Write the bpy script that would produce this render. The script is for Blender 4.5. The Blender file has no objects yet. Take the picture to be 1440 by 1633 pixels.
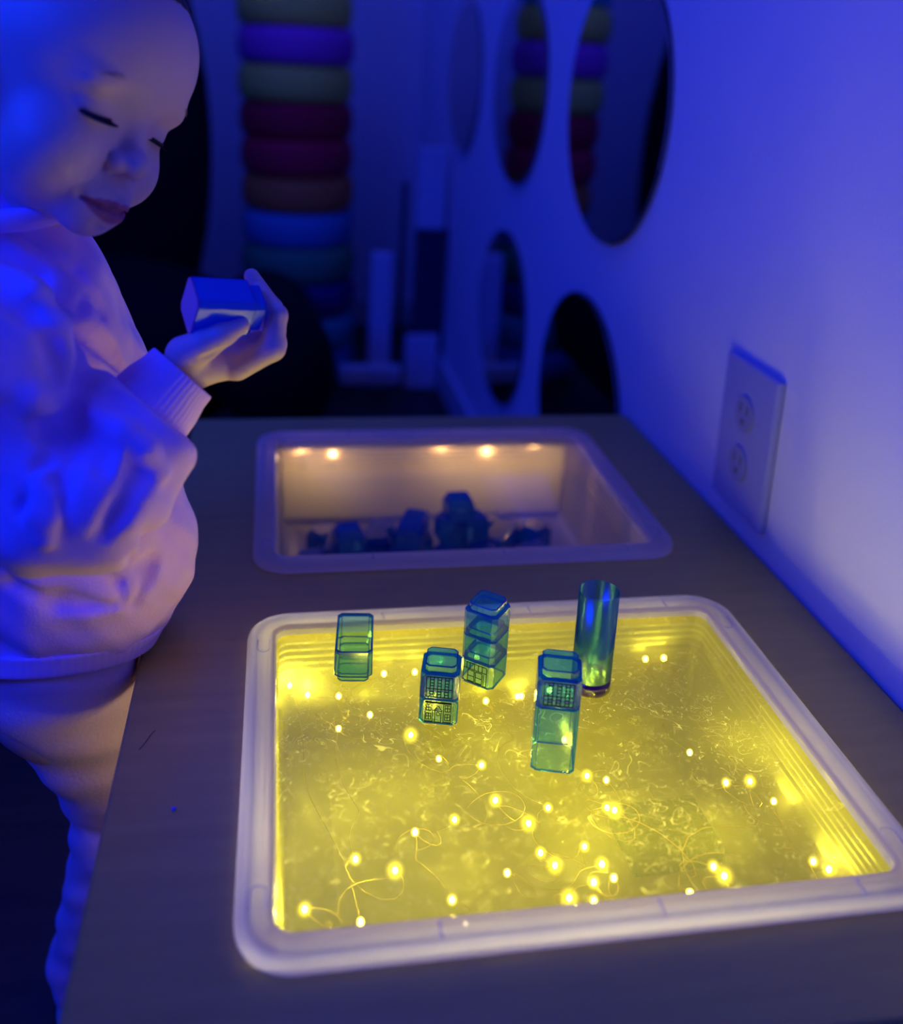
import bpy, bmesh, math, random
import numpy as np
from mathutils import Vector, Matrix
random.seed(4); RNG = np.random.default_rng(4)
SC = bpy.context.scene; COL = SC.collection
# ------------------------------------------------------------------ camera
F = 1569.44; CX, CY = 720.0, 487.98
CAM = np.array([0.019, -0.4162, 0.4717])
RC = np.array([[0.9842, -0.1685, 0.0537], [0.0096, -0.2522, -0.9676], [0.1765, 0.9529, -0.2466]])
def ray(x, y): return np.array([(x-CX)/F, (y-CY)/F, 1.0]) @ RC
def aty(x, y, Y): d = ray(x, y); return CAM + d*(Y-CAM[1])/d[1]      # a point of the place at depth Y
def atz(x, y, Z): d = ray(x, y); return CAM + d*(Z-CAM[2])/d[2]
cd = bpy.data.cameras.new('camera'); cam = bpy.data.objects.new('camera', cd); COL.objects.link(cam)
right, down, fwd = Vector(RC[0]), Vector(RC[1]), Vector(RC[2])
m = Matrix((right, -down, -fwd)).transposed().to_4x4(); m.translation = Vector(CAM); cam.matrix_world = m
cd.sensor_fit = 'HORIZONTAL'; cd.sensor_width = 36; cd.lens = F/1440*36
cd.shift_y = -(816.5-CY)/1440; cd.clip_start = .02; cd.clip_end = 30
cd.dof.use_dof = True; cd.dof.focus_distance = .73; cd.dof.aperture_fstop = .0392/.0125
SC.camera = cam
# ------------------------------------------------------------------ helpers
def link(o, parent=None):
    COL.objects.link(o)
    if parent is not None:
        o.parent = parent; o.matrix_parent_inverse = parent.matrix_world.inverted()
    return o
def tag(o, label=None, cat=None, group=None, kind=None):
    if label: o['label'] = label
    if cat: o['category'] = cat
    if group: o['group'] = group
    if kind: o['kind'] = kind
    return o
def thing(name, label, cat, loc=(0, 0, 0), rz=0, group=None):
    o = bpy.data.objects.new(name, None); o.empty_display_size = .02
    o.location = loc; o.rotation_euler = (0, 0, rz); COL.objects.link(o)
    bpy.context.view_layer.update()
    return tag(o, label, cat, group)
def mesh_obj(name, verts, faces, mat=None, parent=None, smooth=False, local=True):
    me = bpy.data.meshes.new(name)
    if isinstance(verts, np.ndarray):
        me.vertices.add(len(verts)); me.vertices.foreach_set('co', verts.astype(np.float32).ravel())
        fa = np.asarray(faces, dtype=np.int32); k = fa.shape[1]
        me.loops.add(fa.size); me.loops.foreach_set('vertex_index', fa.ravel())
        me.polygons.add(len(fa)); me.polygons.foreach_set('loop_start', np.arange(0, fa.size, k, dtype=np.int32))
        me.polygons.foreach_set('loop_total', np.full(len(fa), k, dtype=np.int32)); me.update(calc_edges=True); me.validate()
    else:
        me.from_pydata([tuple(v) for v in verts], [], faces); me.update()
    if smooth: me.polygons.foreach_set('use_smooth', [True]*len(me.polygons))
    o = bpy.data.objects.new(name, me)
    for mt in (mat if isinstance(mat, (list, tuple)) else [mat]):
        if mt: me.materials.append(mt)
    COL.objects.link(o)
    if parent is not None:
        o.parent = parent
        if not local: o.matrix_parent_inverse = parent.matrix_world.inverted()
    return o
def bm_obj(name, bm, mat, parent=None, smooth=False, local=True):
    me = bpy.data.meshes.new(name); bmesh.ops.recalc_face_normals(bm, faces=bm.faces[:]); bm.to_mesh(me); bm.free()
    if smooth: me.polygons.foreach_set('use_smooth', [True]*len(me.polygons))
    o = bpy.data.objects.new(name, me)
    for mt in (mat if isinstance(mat, (list, tuple)) else [mat]): me.materials.append(mt)
    COL.objects.link(o)
    if parent is not None:
        o.parent = parent
        if not local: o.matrix_parent_inverse = parent.matrix_world.inverted()
    return o
def add_box(bm, x0, x1, y0, y1, z0, z1, bevel=0, seg=2, mi=0):
    r = bmesh.ops.create_cube(bm, size=1)
    bmesh.ops.scale(bm, vec=(x1-x0, y1-y0, z1-z0), verts=r['verts'])
    bmesh.ops.translate(bm, vec=((x0+x1)/2, (y0+y1)/2, (z0+z1)/2), verts=r['verts'])
    fs = {f for v in r['verts'] for f in v.link_faces}
    for f in fs: f.material_index = mi
    if bevel:
        es = list({e for v in r['verts'] for e in v.link_edges})
        bmesh.ops.bevel(bm, geom=es, offset=bevel, segments=seg, affect='EDGES', profile=.5)
def add_tube(bm, pts, rad, n=8, cap=True):
    pts = [Vector(p) for p in pts]; rings = []
    rads = rad if isinstance(rad, (list, tuple)) else [rad]*len(pts)
    up = Vector((0, 0, 1))
    for i, p in enumerate(pts):
        d = (pts[min(i+1, len(pts)-1)]-pts[max(i-1, 0)]).normalized()
        a = d.cross(up if abs(d.z) < .95 else Vector((1, 0, 0))).normalized(); b = d.cross(a)
        rings.append([bm.verts.new(p+(a*math.cos(t)+b*math.sin(t))*rads[i]) for t in [2*math.pi*k/n for k in range(n)]])
    for r0, r1 in zip(rings, rings[1:]):
        for k in range(n): bm.faces.new((r0[k], r0[(k+1) % n], r1[(k+1) % n], r1[k]))
    if cap: bm.faces.new(rings[0]); bm.faces.new(rings[-1])
def add_cyl(bm, c, r, z0, z1, n=24, r2=None):
    r2 = r if r2 is None else r2
    a = [bm.verts.new((c[0]+r*math.cos(2*math.pi*k/n), c[1]+r*math.sin(2*math.pi*k/n), z0)) for k in range(n)]
    b = [bm.verts.new((c[0]+r2*math.cos(2*math.pi*k/n), c[1]+r2*math.sin(2*math.pi*k/n), z1)) for k in range(n)]
    for k in range(n): bm.faces.new((a[k], a[(k+1) % n], b[(k+1) % n], b[k]))
    bm.faces.new(a); bm.faces.new(b)
# ------------------------------------------------------------------ materials
def newmat(name):
    mt = bpy.data.materials.new(name); mt.use_nodes = True; nt = mt.node_tree; nt.nodes.clear()
    out = nt.nodes.new('ShaderNodeOutputMaterial'); return mt, nt, out
def principled(name, col, rough=.6, metallic=0, spec=.5, bump=None, noise=None, coat=0, sheen=0):
    mt, nt, out = newmat(name); b = nt.nodes.new('ShaderNodeBsdfPrincipled'); nt.links.new(b.outputs[0], out.inputs[0])
    b.inputs['Base Color'].default_value = (*col, 1); b.inputs['Roughness'].default_value = rough
    b.inputs['Metallic'].default_value = metallic; b.inputs['Specular IOR Level'].default_value = spec
    b.inputs['Coat Weight'].default_value = coat; b.inputs['Sheen Weight'].default_value = sheen
    tc = nt.nodes.new('ShaderNodeTexCoord')
    if noise:   # (scale, amount, stretch)
        mp = nt.nodes.new('ShaderNodeMapping'); mp.inputs['Scale'].default_value = noise[2]
        n = nt.nodes.new('ShaderNodeTexNoise'); n.inputs['Scale'].default_value = noise[0]; n.inputs['Detail'].default_value = 5
        rp = nt.nodes.new('ShaderNodeMix'); rp.data_type = 'RGBA'; rp.blend_type = 'MULTIPLY'
        k = 1-noise[1]; cr = nt.nodes.new('ShaderNodeValToRGB')
        cr.color_ramp.elements[0].color = (k, k, k, 1); cr.color_ramp.elements[0].position = .3; cr.color_ramp.elements[1].position = .7
        rp.inputs[0].default_value = 1; rp.inputs[6].default_value = (*col, 1)
        nt.links.new(tc.outputs['Object'], mp.inputs[0]); nt.links.new(mp.outputs[0], n.inputs[0]); nt.links.new(n.outputs[0], cr.inputs[0])
        nt.links.new(cr.outputs[0], rp.inputs[7]); nt.links.new(rp.outputs[2], b.inputs['Base Color'])
    if bump:    # (scale, strength, distance)
        n = nt.nodes.new('ShaderNodeTexNoise'); n.inputs['Scale'].default_value = bump[0]; n.inputs['Detail'].default_value = 4
        bp = nt.nodes.new('ShaderNodeBump'); bp.inputs['Strength'].default_value = bump[1]; bp.inputs['Distance'].default_value = bump[2]
        nt.links.new(tc.outputs['Object'], n.inputs[0]); nt.links.new(n.outputs[0], bp.inputs['Height']); nt.links.new(bp.outputs[0], b.inputs['Normal'])
    return mt
def emission(name, col, st):
    mt, nt, out = newmat(name); e = nt.nodes.new('ShaderNodeEmission'); e.inputs[0].default_value = (*col, 1); e.inputs[1].default_value = st
    nt.links.new(e.outputs[0], out.inputs[0]); return mt
def schlick(nt, k=.92, f0=.04):
    lw = nt.nodes.new('ShaderNodeLayerWeight'); lw.inputs[0].default_value = .5
    p = nt.nodes.new('ShaderNodeMath'); p.operation = 'POWER'; p.inputs[1].default_value = 5; nt.links.new(lw.outputs['Facing'], p.inputs[0])
    a = nt.nodes.new('ShaderNodeMath'); a.operation = 'MULTIPLY_ADD'; a.inputs[1].default_value = k; a.inputs[2].default_value = f0; nt.links.new(p.outputs[0], a.inputs[0]); return a
def tinted(name, tint, gloss=.06, thick=True, diffuse=None, dw=0, f0=.045, gcol=(1, 1, 1), rough=.14):
    """thin clear coloured plastic: straight transmission, deeper where the view grazes the sheet"""
    mt, nt, out = newmat(name); N = nt.nodes.new; L = nt.links.new
    tr = N('ShaderNodeBsdfTransparent'); gl = N('ShaderNodeBsdfGlossy'); gl.inputs['Roughness'].default_value = rough; gl.inputs[0].default_value = (*gcol, 1)
    lw = N('ShaderNodeLayerWeight'); lw.inputs[0].default_value = .5
    if thick:
        # path length ~ 1/cos
        sub = N('ShaderNodeMath'); sub.operation = 'SUBTRACT'; sub.inputs[0].default_value = 1.0; L(lw.outputs['Facing'], sub.inputs[1])
        mx = N('ShaderNodeMath'); mx.operation = 'MAXIMUM'; mx.inputs[1].default_value = .45; L(sub.outputs[0], mx.inputs[0])
        dv = N('ShaderNodeMath'); dv.operation = 'DIVIDE'; dv.inputs[0].default_value = 1.0; L(mx.outputs[0], dv.inputs[1])
        cmb = N('ShaderNodeCombineColor')
        for i in range(3):
            pw = N('ShaderNodeMath'); pw.operation = 'POWER'; pw.inputs[0].default_value = tint[i]; L(dv.outputs[0], pw.inputs[1]); L(pw.outputs[0], cmb.inputs[i])
        L(cmb.outputs[0], tr.inputs[0])
    else: tr.inputs[0].default_value = (*tint, 1)
    fr = schlick(nt, .9, f0)
    mix = N('ShaderNodeMixShader'); L(fr.outputs[0], mix.inputs[0])
    base = tr
    if diffuse:
        d = N('ShaderNodeBsdfTranslucent'); d.inputs[0].default_value = (*diffuse, 1)
        d2 = N('ShaderNodeBsdfDiffuse'); d2.inputs[0].default_value = (*diffuse, 1)
        m0 = N('ShaderNodeMixShader'); m0.inputs[0].default_value = .5; L(d.outputs[0], m0.inputs[1]); L(d2.outputs[0], m0.inputs[2])
        m1 = N('ShaderNodeMixShader'); m1.inputs[0].default_value = dw; L(tr.outputs[0], m1.inputs[1]); L(m0.outputs[0], m1.inputs[2]); base = m1
    L(base.outputs[0], mix.inputs[1]); L(gl.outputs[0], mix.inputs[2]); L(mix.outputs[0], out.inputs[0])
    return mt
def frosted(name, col, w_tl=.4, w_df=.35, w_tr=.25, rough=.3):
    """milky polypropylene"""
    mt, nt, out = newmat(name); N = nt.nodes.new; L = nt.links.new
    a = N('ShaderNodeBsdfTranslucent'); a.inputs[0].default_value = (*col, 1)
    b = N('ShaderNodeBsdfDiffuse'); b.inputs[0].default_value = (*col, 1)
    c = N('ShaderNodeBsdfTransparent'); g = N('ShaderNodeBsdfGlossy'); g.inputs['Roughness'].default_value = rough
    m0 = N('ShaderNodeMixShader'); m0.inputs[0].default_value = w_df/(w_df+w_tl); L(a.outputs[0], m0.inputs[1]); L(b.outputs[0], m0.inputs[2])
    m1 = N('ShaderNodeMixShader'); m1.inputs[0].default_value = w_tr; L(m0.outputs[0], m1.inputs[1]); L(c.outputs[0], m1.inputs[2])
    fr = schlick(nt, .4, .02)
    m2 = N('ShaderNodeMixShader'); L(fr.outputs[0], m2.inputs[0]); L(m1.outputs[0], m2.inputs[1]); L(g.outputs[0], m2.inputs[2]); L(m2.outputs[0], out.inputs[0])
    return mt
M = {}
M['wall'] = principled('wall_paint', (.78, .78, .80), .75, bump=(220, .12, .002))
M['ceil'] = principled('ceiling_paint', (.7, .7, .72), .9)
M['floor'] = principled('floor_wood', (.045, .028, .012), .5, noise=(6, .5, (1, 12, 1)))
M['base'] = principled('baseboard_paint', (.6, .6, .62), .5)
M['wood'] = principled('table_birch_ply', (.56, .42, .085), .42, spec=.35, noise=(9, .16, (1, 9, 1)), bump=(160, .05, .001))
M['woodleg'] = principled('table_pine_leg', (.5, .36, .22), .5, noise=(9, .3, (8, 8, 1)))
M['bin'] = frosted('milky_bin_plastic', (.82, .82, .74), .36, .28, .36)
M['rim'] = frosted('milky_rim_plastic', (.92, .88, .90), .78, .22, .06, .3)
M['ribm'] = frosted('milky_rib_plastic', (.98, .95, .95), .30, .14, .56, .25)
M['skin'] = principled('child_skin', (.80, .52, .50), .48, spec=.4, bump=(90, .05, .002))
M['lip'] = principled('lip_skin', (.62, .20, .18), .4, bump=(200, .1, .001))
M['lash'] = principled('lash_black', (.02, .015, .012), .6)
M['hairm'] = principled('dark_hair', (.05, .03, .02), .5, noise=(60, .5, (1, 1, 6)))
M['eye'] = principled('eyeball_white', (.75, .72, .7), .15, spec=.7)
M['iris'] = principled('iris_dark', (.08, .06, .03), .12, spec=.8)
M['sweat'] = principled('pink_sweatshirt_fleece', (.90, .50, .95), .92, sheen=.25, bump=(420, .35, .0012), noise=(30, .1, (1, 1, 1)))
M['cuffm'] = principled('pink_rib_knit', (.92, .54, .97), .92, sheen=.25, bump=(300, .3, .001))
M['pants'] = principled('cream_trousers_knit', (.85, .52, .68), .9, sheen=.2, bump=(300, .35, .0012))
M['block'] = tinted('blue_block_acrylic', (.50, .80, .93), diffuse=(.01, .33, 1.0), dw=.11)
M['blockedge'] = tinted('blue_block_edge', (.03, .28, .70), thick=False, diffuse=(.01, .16, .8), dw=.35)
M['blockl'] = tinted('pale_blue_block_acrylic', (.66, .88, .94), diffuse=(.02, .30, .9), dw=.05)
M['blockh'] = tinted('bright_blue_block_acrylic', (.10, .4, .85), diffuse=(.02, .26, 1), dw=.62)
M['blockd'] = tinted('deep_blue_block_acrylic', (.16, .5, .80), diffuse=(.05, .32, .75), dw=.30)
M['tube'] = tinted('blue_tube_film', (.64, .84, .91), f0=.22, rough=.24, gcol=(.30, .50, .80), diffuse=(.01, .06, .5), dw=.07)
M['tubeband'] = tinted('violet_tube_band', (.10, .05, .5), thick=False, diffuse=(.08, .02, .5), dw=.3)
M['ink'] = principled('black_print', (.0, .002, .008), .8, spec=.1)
M['black'] = principled('black_upholstery', (.006, .006, .008), .9, spec=.1)
M['mirror'] = principled('mirror_glass', (.62, .62, .66), .03, metallic=1)
M['mirrorback'] = principled('mirror_backing', (.03, .03, .04), .6)
M['white'] = principled('white_painted_wood', (.65, .65, .68), .5)
M['dark'] = principled('dark_panel', (.03, .03, .06), .7)
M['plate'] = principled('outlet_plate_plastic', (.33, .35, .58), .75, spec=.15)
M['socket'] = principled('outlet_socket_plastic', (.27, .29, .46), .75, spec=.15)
M['slot'] = principled('outlet_slot_dark', (.12, .12, .14), .6)
M['wire'] = principled('copper_fairy_wire', (.40, .30, .12), .4, metallic=.5)
M['bulb'] = emission('warm_bulb_glow', (1, .80, .42), 42)
M['bulbdim'] = emission('warm_dim_bulb_glow', (1, .72, .22), 5)
M['battbox'] = principled('teal_battery_case', (.05, .09, .045), .5)
M['paper'] = principled('paper_tag', (.30, .30, .2), .7)
M['metal'] = principled('dark_metal', (.1, .1, .1), .4, metallic=.8)
# the yellow see-through panel: transmits straight, a rough scratched lobe spreads the lamps' light
def panel_mat():
    mt, nt, out = newmat('yellow_scratched_acrylic'); N = nt.nodes.new; L = nt.links.new
    tc = N('ShaderNodeTexCoord')
    hs = []
    for sc, dist, wd in ((26, 1.2, .035), (52, 1.6, .05), (90, 2.0, .07)):
        ns = N('ShaderNodeTexNoise'); ns.inputs['Scale'].default_value = sc; ns.inputs['Detail'].default_value = 1.5; ns.inputs['Distortion'].default_value = dist
        mp = N('ShaderNodeMapping'); mp.inputs['Location'].default_value = (sc, sc*.3, 0); L(tc.outputs['Object'], mp.inputs[0]); L(mp.outputs[0], ns.inputs[0])
        fr = N('ShaderNodeMath'); fr.operation = 'PINGPONG'; fr.inputs[1].default_value = .045; L(ns.outputs[0], fr.inputs[0])
        hs.append(fr)
    a = N('ShaderNodeMath'); a.operation = 'ADD'; L(hs[0].outputs[0], a.inputs[0]); L(hs[1].outputs[0], a.inputs[1])
    b = N('ShaderNodeMath'); b.operation = 'ADD'; L(a.outputs[0], b.inputs[0]); L(hs[2].outputs[0], b.inputs[1])
    bp = N('ShaderNodeBump'); bp.inputs['Strength'].default_value = .3; bp.inputs['Distance'].default_value = .004; L(b.outputs[0], bp.inputs['Height'])
    sm = None
    for sc_, dd_, th, off in ((30, 2.6, .0055, 3), (58, 3.0, .008, 11), (115, 2.2, .011, 23)):
        ns = N('ShaderNodeTexNoise'); ns.inputs['Scale'].default_value = sc_; ns.inputs['Detail'].default_value = .6; ns.inputs['Distortion'].default_value = dd_
        mp = N('ShaderNodeMapping'); mp.inputs['Location'].default_value = (off, off*.7, 0); L(tc.outputs['Object'], mp.inputs[0]); L(mp.outputs[0], ns.inputs[0])
        sb = N('ShaderNodeMath'); sb.operation = 'SUBTRACT'; sb.inputs[1].default_value = .5; L(ns.outputs[0], sb.inputs[0])
        ab = N('ShaderNodeMath'); ab.operation = 'ABSOLUTE'; L(sb.outputs[0], ab.inputs[0])
        ls = N('ShaderNodeMath'); ls.operation = 'LESS_THAN'; ls.inputs[1].default_value = th; L(ab.outputs[0], ls.inputs[0])
        pn_ = N('ShaderNodeTexNoise'); pn_.inputs['Scale'].default_value = sc_*.9; m2_ = N('ShaderNodeMapping'); m2_.inputs['Location'].default_value = (off*2, 5, 0); L(tc.outputs['Object'], m2_.inputs[0]); L(m2_.outputs[0], pn_.inputs[0])
        gt = N('ShaderNodeMath'); gt.operation = 'GREATER_THAN'; gt.inputs[1].default_value = .53; L(pn_.outputs[0], gt.inputs[0])
        ml_ = N('ShaderNodeMath'); ml_.operation = 'MULTIPLY'; L(ls.outputs[0], ml_.inputs[0]); L(gt.outputs[0], ml_.inputs[1])
        if sm is None: sm = ml_
        else:
            ad_ = N('ShaderNodeMath'); ad_.operation = 'MAXIMUM'; L(sm.outputs[0], ad_.inputs[0]); L(ml_.outputs[0], ad_.inputs[1]); sm = ad_
    sf_ = N('ShaderNodeMath'); sf_.operation = 'MULTIPLY_ADD'; sf_.inputs[1].default_value = .38; sf_.inputs[2].default_value = .13; L(sm.outputs[0], sf_.inputs[0])
    T = N('ShaderNodeBsdfTransparent'); T.inputs[0].default_value = (.93, .90, .09, 1)
    R = N('ShaderNodeBsdfRefraction'); R.inputs['Color'].default_value = (1, .90, .03, 1); R.inputs['IOR'].default_value = 1.12; R.inputs['Roughness'].default_value = .34
    L(bp.outputs[0], R.inputs['Normal'])
    D = N('ShaderNodeBsdfTranslucent'); D.inputs[0].default_value = (1, .94, .05, 1)
    m0 = N('ShaderNodeMixShader'); m0.inputs[0].default_value = .0; L(T.outputs[0], m0.inputs[1]); L(R.outputs[0], m0.inputs[2])
    m1 = N('ShaderNodeMixShader'); L(sf_.outputs[0], m1.inputs[0]); L(m0.outputs[0], m1.inputs[1])
    DW = N('ShaderNodeBsdfDiffuse'); DW.inputs[0].default_value = (.75, .72, .75, 1); md = N('ShaderNodeMixShader'); md.inputs[0].default_value = .26; L(D.outputs[0], md.inputs[1]); L(DW.outputs[0], md.inputs[2]); L(md.outputs[0], m1.inputs[2])
    G = N('ShaderNodeBsdfGlossy'); G.inputs['Roughness'].default_value = .28; L(bp.outputs[0], G.inputs['Normal'])
    fr = schlick(nt, .45, .03)
    m2 = N('ShaderNodeMixShader'); L(fr.outputs[0], m2.inputs[0]); L(m1.outputs[0], m2.inputs[1]); L(G.outputs[0], m2.inputs[2]); L(m2.outputs[0], out.inputs[0])
    return mt
M['panel'] = panel_mat()
# ------------------------------------------------------------------ the room
WX = .505; X0, X1, Y0, Y1, ZF, ZC = -2.4, WX, -1.7, 3.0, -.48, 1.95
def slab(name, *b, mat, kind='structure'):
    bm = bmesh.new(); add_box(bm, *b); return tag(bm_obj(name, bm, mat), kind=kind)
slab('floor', X0-.1, X1+.1, Y0-.1, Y1+.1, ZF-.1, ZF, mat=M['floor'])
slab('ceiling', X0-.1, X1+.1, Y0-.1, Y1+.1, ZC, ZC+.1, mat=M['ceil'])
slab('wall_right', X1, X1+.1, Y0-.1, Y1+.1, ZF, ZC, mat=M['wall'])
slab('wall_left', X0-.1, X0, Y0-.1, Y1+.1, ZF, ZC, mat=M['wall'])
slab('wall_back', X0, X1, Y1, Y1+.1, ZF, ZC, mat=M['wall'])
slab('wall_front', X0, X1, Y0-.1, Y0, ZF, ZC, mat=M['wall'])
slab('baseboard_right', X1-.012, X1, .9, Y1, ZF, ZF+.09, mat=M['base'])
slab('baseboard_back', X0, X1-.012, Y1-.012, Y1, ZF, ZF+.09, mat=M['base'])
# ------------------------------------------------------------------ table
TX0, TX1, TY0, TY1, TT = -.083, .500, -.062, .813, .015
BINS = [(0, 0, .42, .337), (0, .4133, .42, .7504)]
bm = bmesh.new()
xs = [TX0, .0106, .4094, TX1]; ys = [TY0, .0106, .3265, .4245, .7392, TY1]
def vget(d, x, y, z):
    k = (round(x, 5), round(y, 5), z)
    if k not in d: d[k] = bm.verts.new((x, y, z))
    return d[k]
D = {}
solid = {(i, j): not (i == 1 and j in (1, 3)) for i in range(3) for j in range(5)}
for (i, j), s in solid.items():
    if not s: continue
    c = [(xs[i], ys[j]), (xs[i+1], ys[j]), (xs[i+1], ys[j+1]), (xs[i], ys[j+1])]
    bm.faces.new([vget(D, *p, 0.0) for p in c]); bm.faces.new([vget(D, *p, -TT) for p in reversed(c)])
    for (di, dj), (a, b) in {(0, -1): (0, 1), (1, 0): (1, 2), (0, 1): (2, 3), (-1, 0): (3, 0)}.items():
        if not solid.get((i+di, j+dj), False):
            bm.faces.new([vget(D, *c[a], -TT), vget(D, *c[b], -TT), vget(D, *c[b], 0.0), vget(D, *c[a], 0.0)])
table = thing('play_table', 'pale birch play table with two cut-outs holding plastic bins, against the wall', 'table', ((TX0+TX1)/2, (TY0+TY1)/2, ZF))
top = bm_obj('tabletop', bm, M['wood'], table, local=False)
bv = top.modifiers.new('b', 'BEVEL'); bv.width = .0022; bv.segments = 2; bv.limit_method = 'ANGLE'
for n_, b_ in (('side_rail', (TX0+.012, TX0+.03, TY0+.05, TY1-.05, -.024, -TT)), ('side_rail', (TX1-.03, TX1-.012, TY0+.05, TY1-.05, -.075, -TT)),
               ('end_rail', (TX0+.05, TX1-.05, TY0+.012, TY0+.03, -.075, -TT)), ('end_rail', (TX0+.05, TX1-.05, TY1-.03, TY1-.012, -.075, -TT))):
    bm = bmesh.new(); add_box(bm, *b_, bevel=.002); bm_obj(n_, bm, M['woodleg'], table, local=False)
for x in (TX0+.008, TX1-.053):
    for y in (TY0+.008, TY1-.053):
        bm = bmesh.new(); add_box(bm, x, x+.045, y, y+.045, ZF, -TT, bevel=.006); bm_obj('leg', bm, M['woodleg'], table, local=False)
# ------------------------------------------------------------------ bins
def rrect(x0, y0, x1, y1, off, rad, n=9):
    """rounded rectangle loop moved inward by off"""
    r = max(rad-off, .004); x0 += off; y0 += off; x1 -= off; y1 -= off; out = []
    for cx, cy, a0 in ((x1-r, y1-r, 0), (x0+r, y1-r, 90), (x0+r, y0+r, 180), (x1-r, y0+r, 270)):
        for k in range(n+1):
            a = math.radians(a0+90*k/n); out.append((cx+r*math.cos(a), cy+r*math.sin(a)))
    return out
def sweep(bm, rect, rad, prof, close=True, floor=False):
    rings = [[bm.verts.new((x, y, z)) for x, y in rrect(*rect, o, rad)] for o, z in prof]
    n = len(rings[0]); pairs = list(zip(rings, rings[1:]))
    if close: pairs.append((rings[-1], rings[0]))
    for a, b in pairs:
        for k in range(n): bm.faces.new((a[k], a[(k+1) % n], b[(k+1) % n], b[k]))
    if floor: bm.faces.new(rings[-1])
    return rings
BIN_D = -.104
def make_bin(idx, label):
    x0, y0, x1, y1 = BINS[idx]; L_ = (x1-x0)/2; W_ = (y1-y0)/2; c = ((x0+x1)/2, (y0+y1)/2, 0)
    t = thing('storage_bin', label, 'bin', (c[0], c[1], .0004), .0 if idx == 0 else .005)
    rect = (-L_, -W_, L_, W_)
    bm = bmesh.new()     # rim: a rolled flange with a shallow channel, open underneath
    prof = [(0, .0), (-.0003, .0035), (.0008, .0064), (.003, .0076), (.0058, .0075), (.0075, .0067), (.0090, .0062), (.0155, .0062), (.0172, .0067), (.0190, .0073), (.0208, .0067), (.022, .0045), (.0222, .0)]
    sweep(bm, rect, .034, prof, close=False)
    bm_obj('rim', bm, M['rim'], t, smooth=True)
    bm = bmesh.new()     # tub: wall with fine stepped ridges near the top, tapering to the floor
    pr = [(.0222, .004), (.0226, -.004)]
    z = -.005; o = .0228
    for k in range(5): pr += [(o+.0013, z-.0007), (o+.0013, z-.0035), (o, z-.0042), (o, z-.0055)]; z -= .0062; o += .0002
    pr += [(.026, -.042), (.0305, BIN_D+.008), (.033, BIN_D+.002), (.039, BIN_D)]
    rings = sweep(bm, rect, .034, pr, close=False)
    inner = [bm.verts.new((x, y, BIN_D)) for x, y in rrect(*rect, .062, .034)]
    in2 = [bm.verts.new((x, y, BIN_D+.003)) for x, y in rrect(*rect, .065, .034)]
    a = rings[-1]; n = len(a)
    for k in range(n): bm.faces.new((a[k], a[(k+1) % n], inner[(k+1) % n], inner[k])); bm.faces.new((inner[k], inner[(k+1) % n], in2[(k+1) % n], in2[k]))
    bm.faces.new(in2)
    bm_obj('tub', bm, M['bin'], t, smooth=True)
    for x in (-.098, .03, .155):   # stiffening ribs across the channel
        for s in (-1, 1):
            bm = bmesh.new(); yy = s*(W_-.013)
            add_box(bm, x-.0008, x+.0008, yy-.0055, yy+.0055, .0056, .0074, bevel=.0005); bm_obj('rim_rib', bm, M['ribm'], t)
    for sx in (-1, 1):             # round-ended corner pads in the channel
        for sy in (-1, 1):
            bm = bmesh.new(); cx, cy = sx*(L_-.0128), sy*(W_-.050)
            pts = [(cx+.0048*math.cos(a), cy-sy*.0048*math.sin(a), .0063) for a in np.linspace(0, math.pi, 11)]
            add_tube(bm, [(pts[0][0], cy+sy*.012, .0063)]+pts+[(pts[-1][0], cy+sy*.012, .0063)], .00055, 6); bm_obj('corner_ridge', bm, M['ribm'], t, smooth=True)
    return t
nearbin = make_bin(0, 'nearer milky plastic bin glowing yellow under its clear yellow panel')
farbin = make_bin(1, 'farther milky plastic bin, open, with dark blue blocks on its bottom')
# yellow panel inside the lip of the near bin
panel = bmesh.new()
loopt = rrect(0.0, 0.0, .42, .337, .0229, .034, 9)
va = [panel.verts.new((x, y, .0)) for x, y in loopt]; vb = [panel.verts.new((x, y, -.003)) for x, y in rrect(0, 0, .42, .337, .0232, .034, 9)]
panel.faces.new(va)
pn = tag(bm_obj('yellow_panel', panel, M['panel']), 'clear yellow acrylic sheet full of scratches, covering the nearer bin', 'panel')
PZ = .0002
# ------------------------------------------------------------------ fairy lights under the panel
BULBS = [(655,1172,.02),(768,1220,.02),(790,1276,.03),(662,1327,.015),(567,1370,.05),(630,1388,.05),(721,1435,.05),(486,1450,.05),(575,1470,.06),(725,1307,.07),
 (843,1313,.05),(874,1288,.07),(936,1237,.06),(967,1244,.08),(968,1288,.06),(980,1292,.05),(1158,1248,.03),(1196,1246,.02),(1290,1273,.05),(1138,1382,.02),(1155,1397,.02),
 (1336,1370,.05),(1336,1385,.04),(809,1392,.07),(862,1360,.09),(885,1380,.08),(932,1350,.07),(960,1378,.04),(979,1400,.05),(947,1407,.03),(908,1432,.05),(947,1436,.06),
 (540,1110,.04),(1006,1012,.02),(1037,1015,.03),(607,1042,.02),(655,1042,.03),(820,1080,.07),(825,1110,.08),(490,1098,.05),(540,1162,.09),(590,1140,.08),(775,1118,.09),(855,1050,.06),(450,1090,.04),(700,1210,.09),(1100,1200,.09),(900,1180,.08),(742,1470,.03),(1100,1424,.035),(918,1448,.03)]
fairy = thing('fairy_light_string', 'copper wire fairy lights with warm bulbs tangled in the nearer bin', 'string lights', (.21, .17, BIN_D+.004))
pos = [atz(x, y, -min(max(d, .034), .064)) for x, y, d in BULBS]
for p in pos:
    p[0] = min(max(p[0], .034), .386); p[1] = min(max(p[1], .034), .303)
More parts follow.
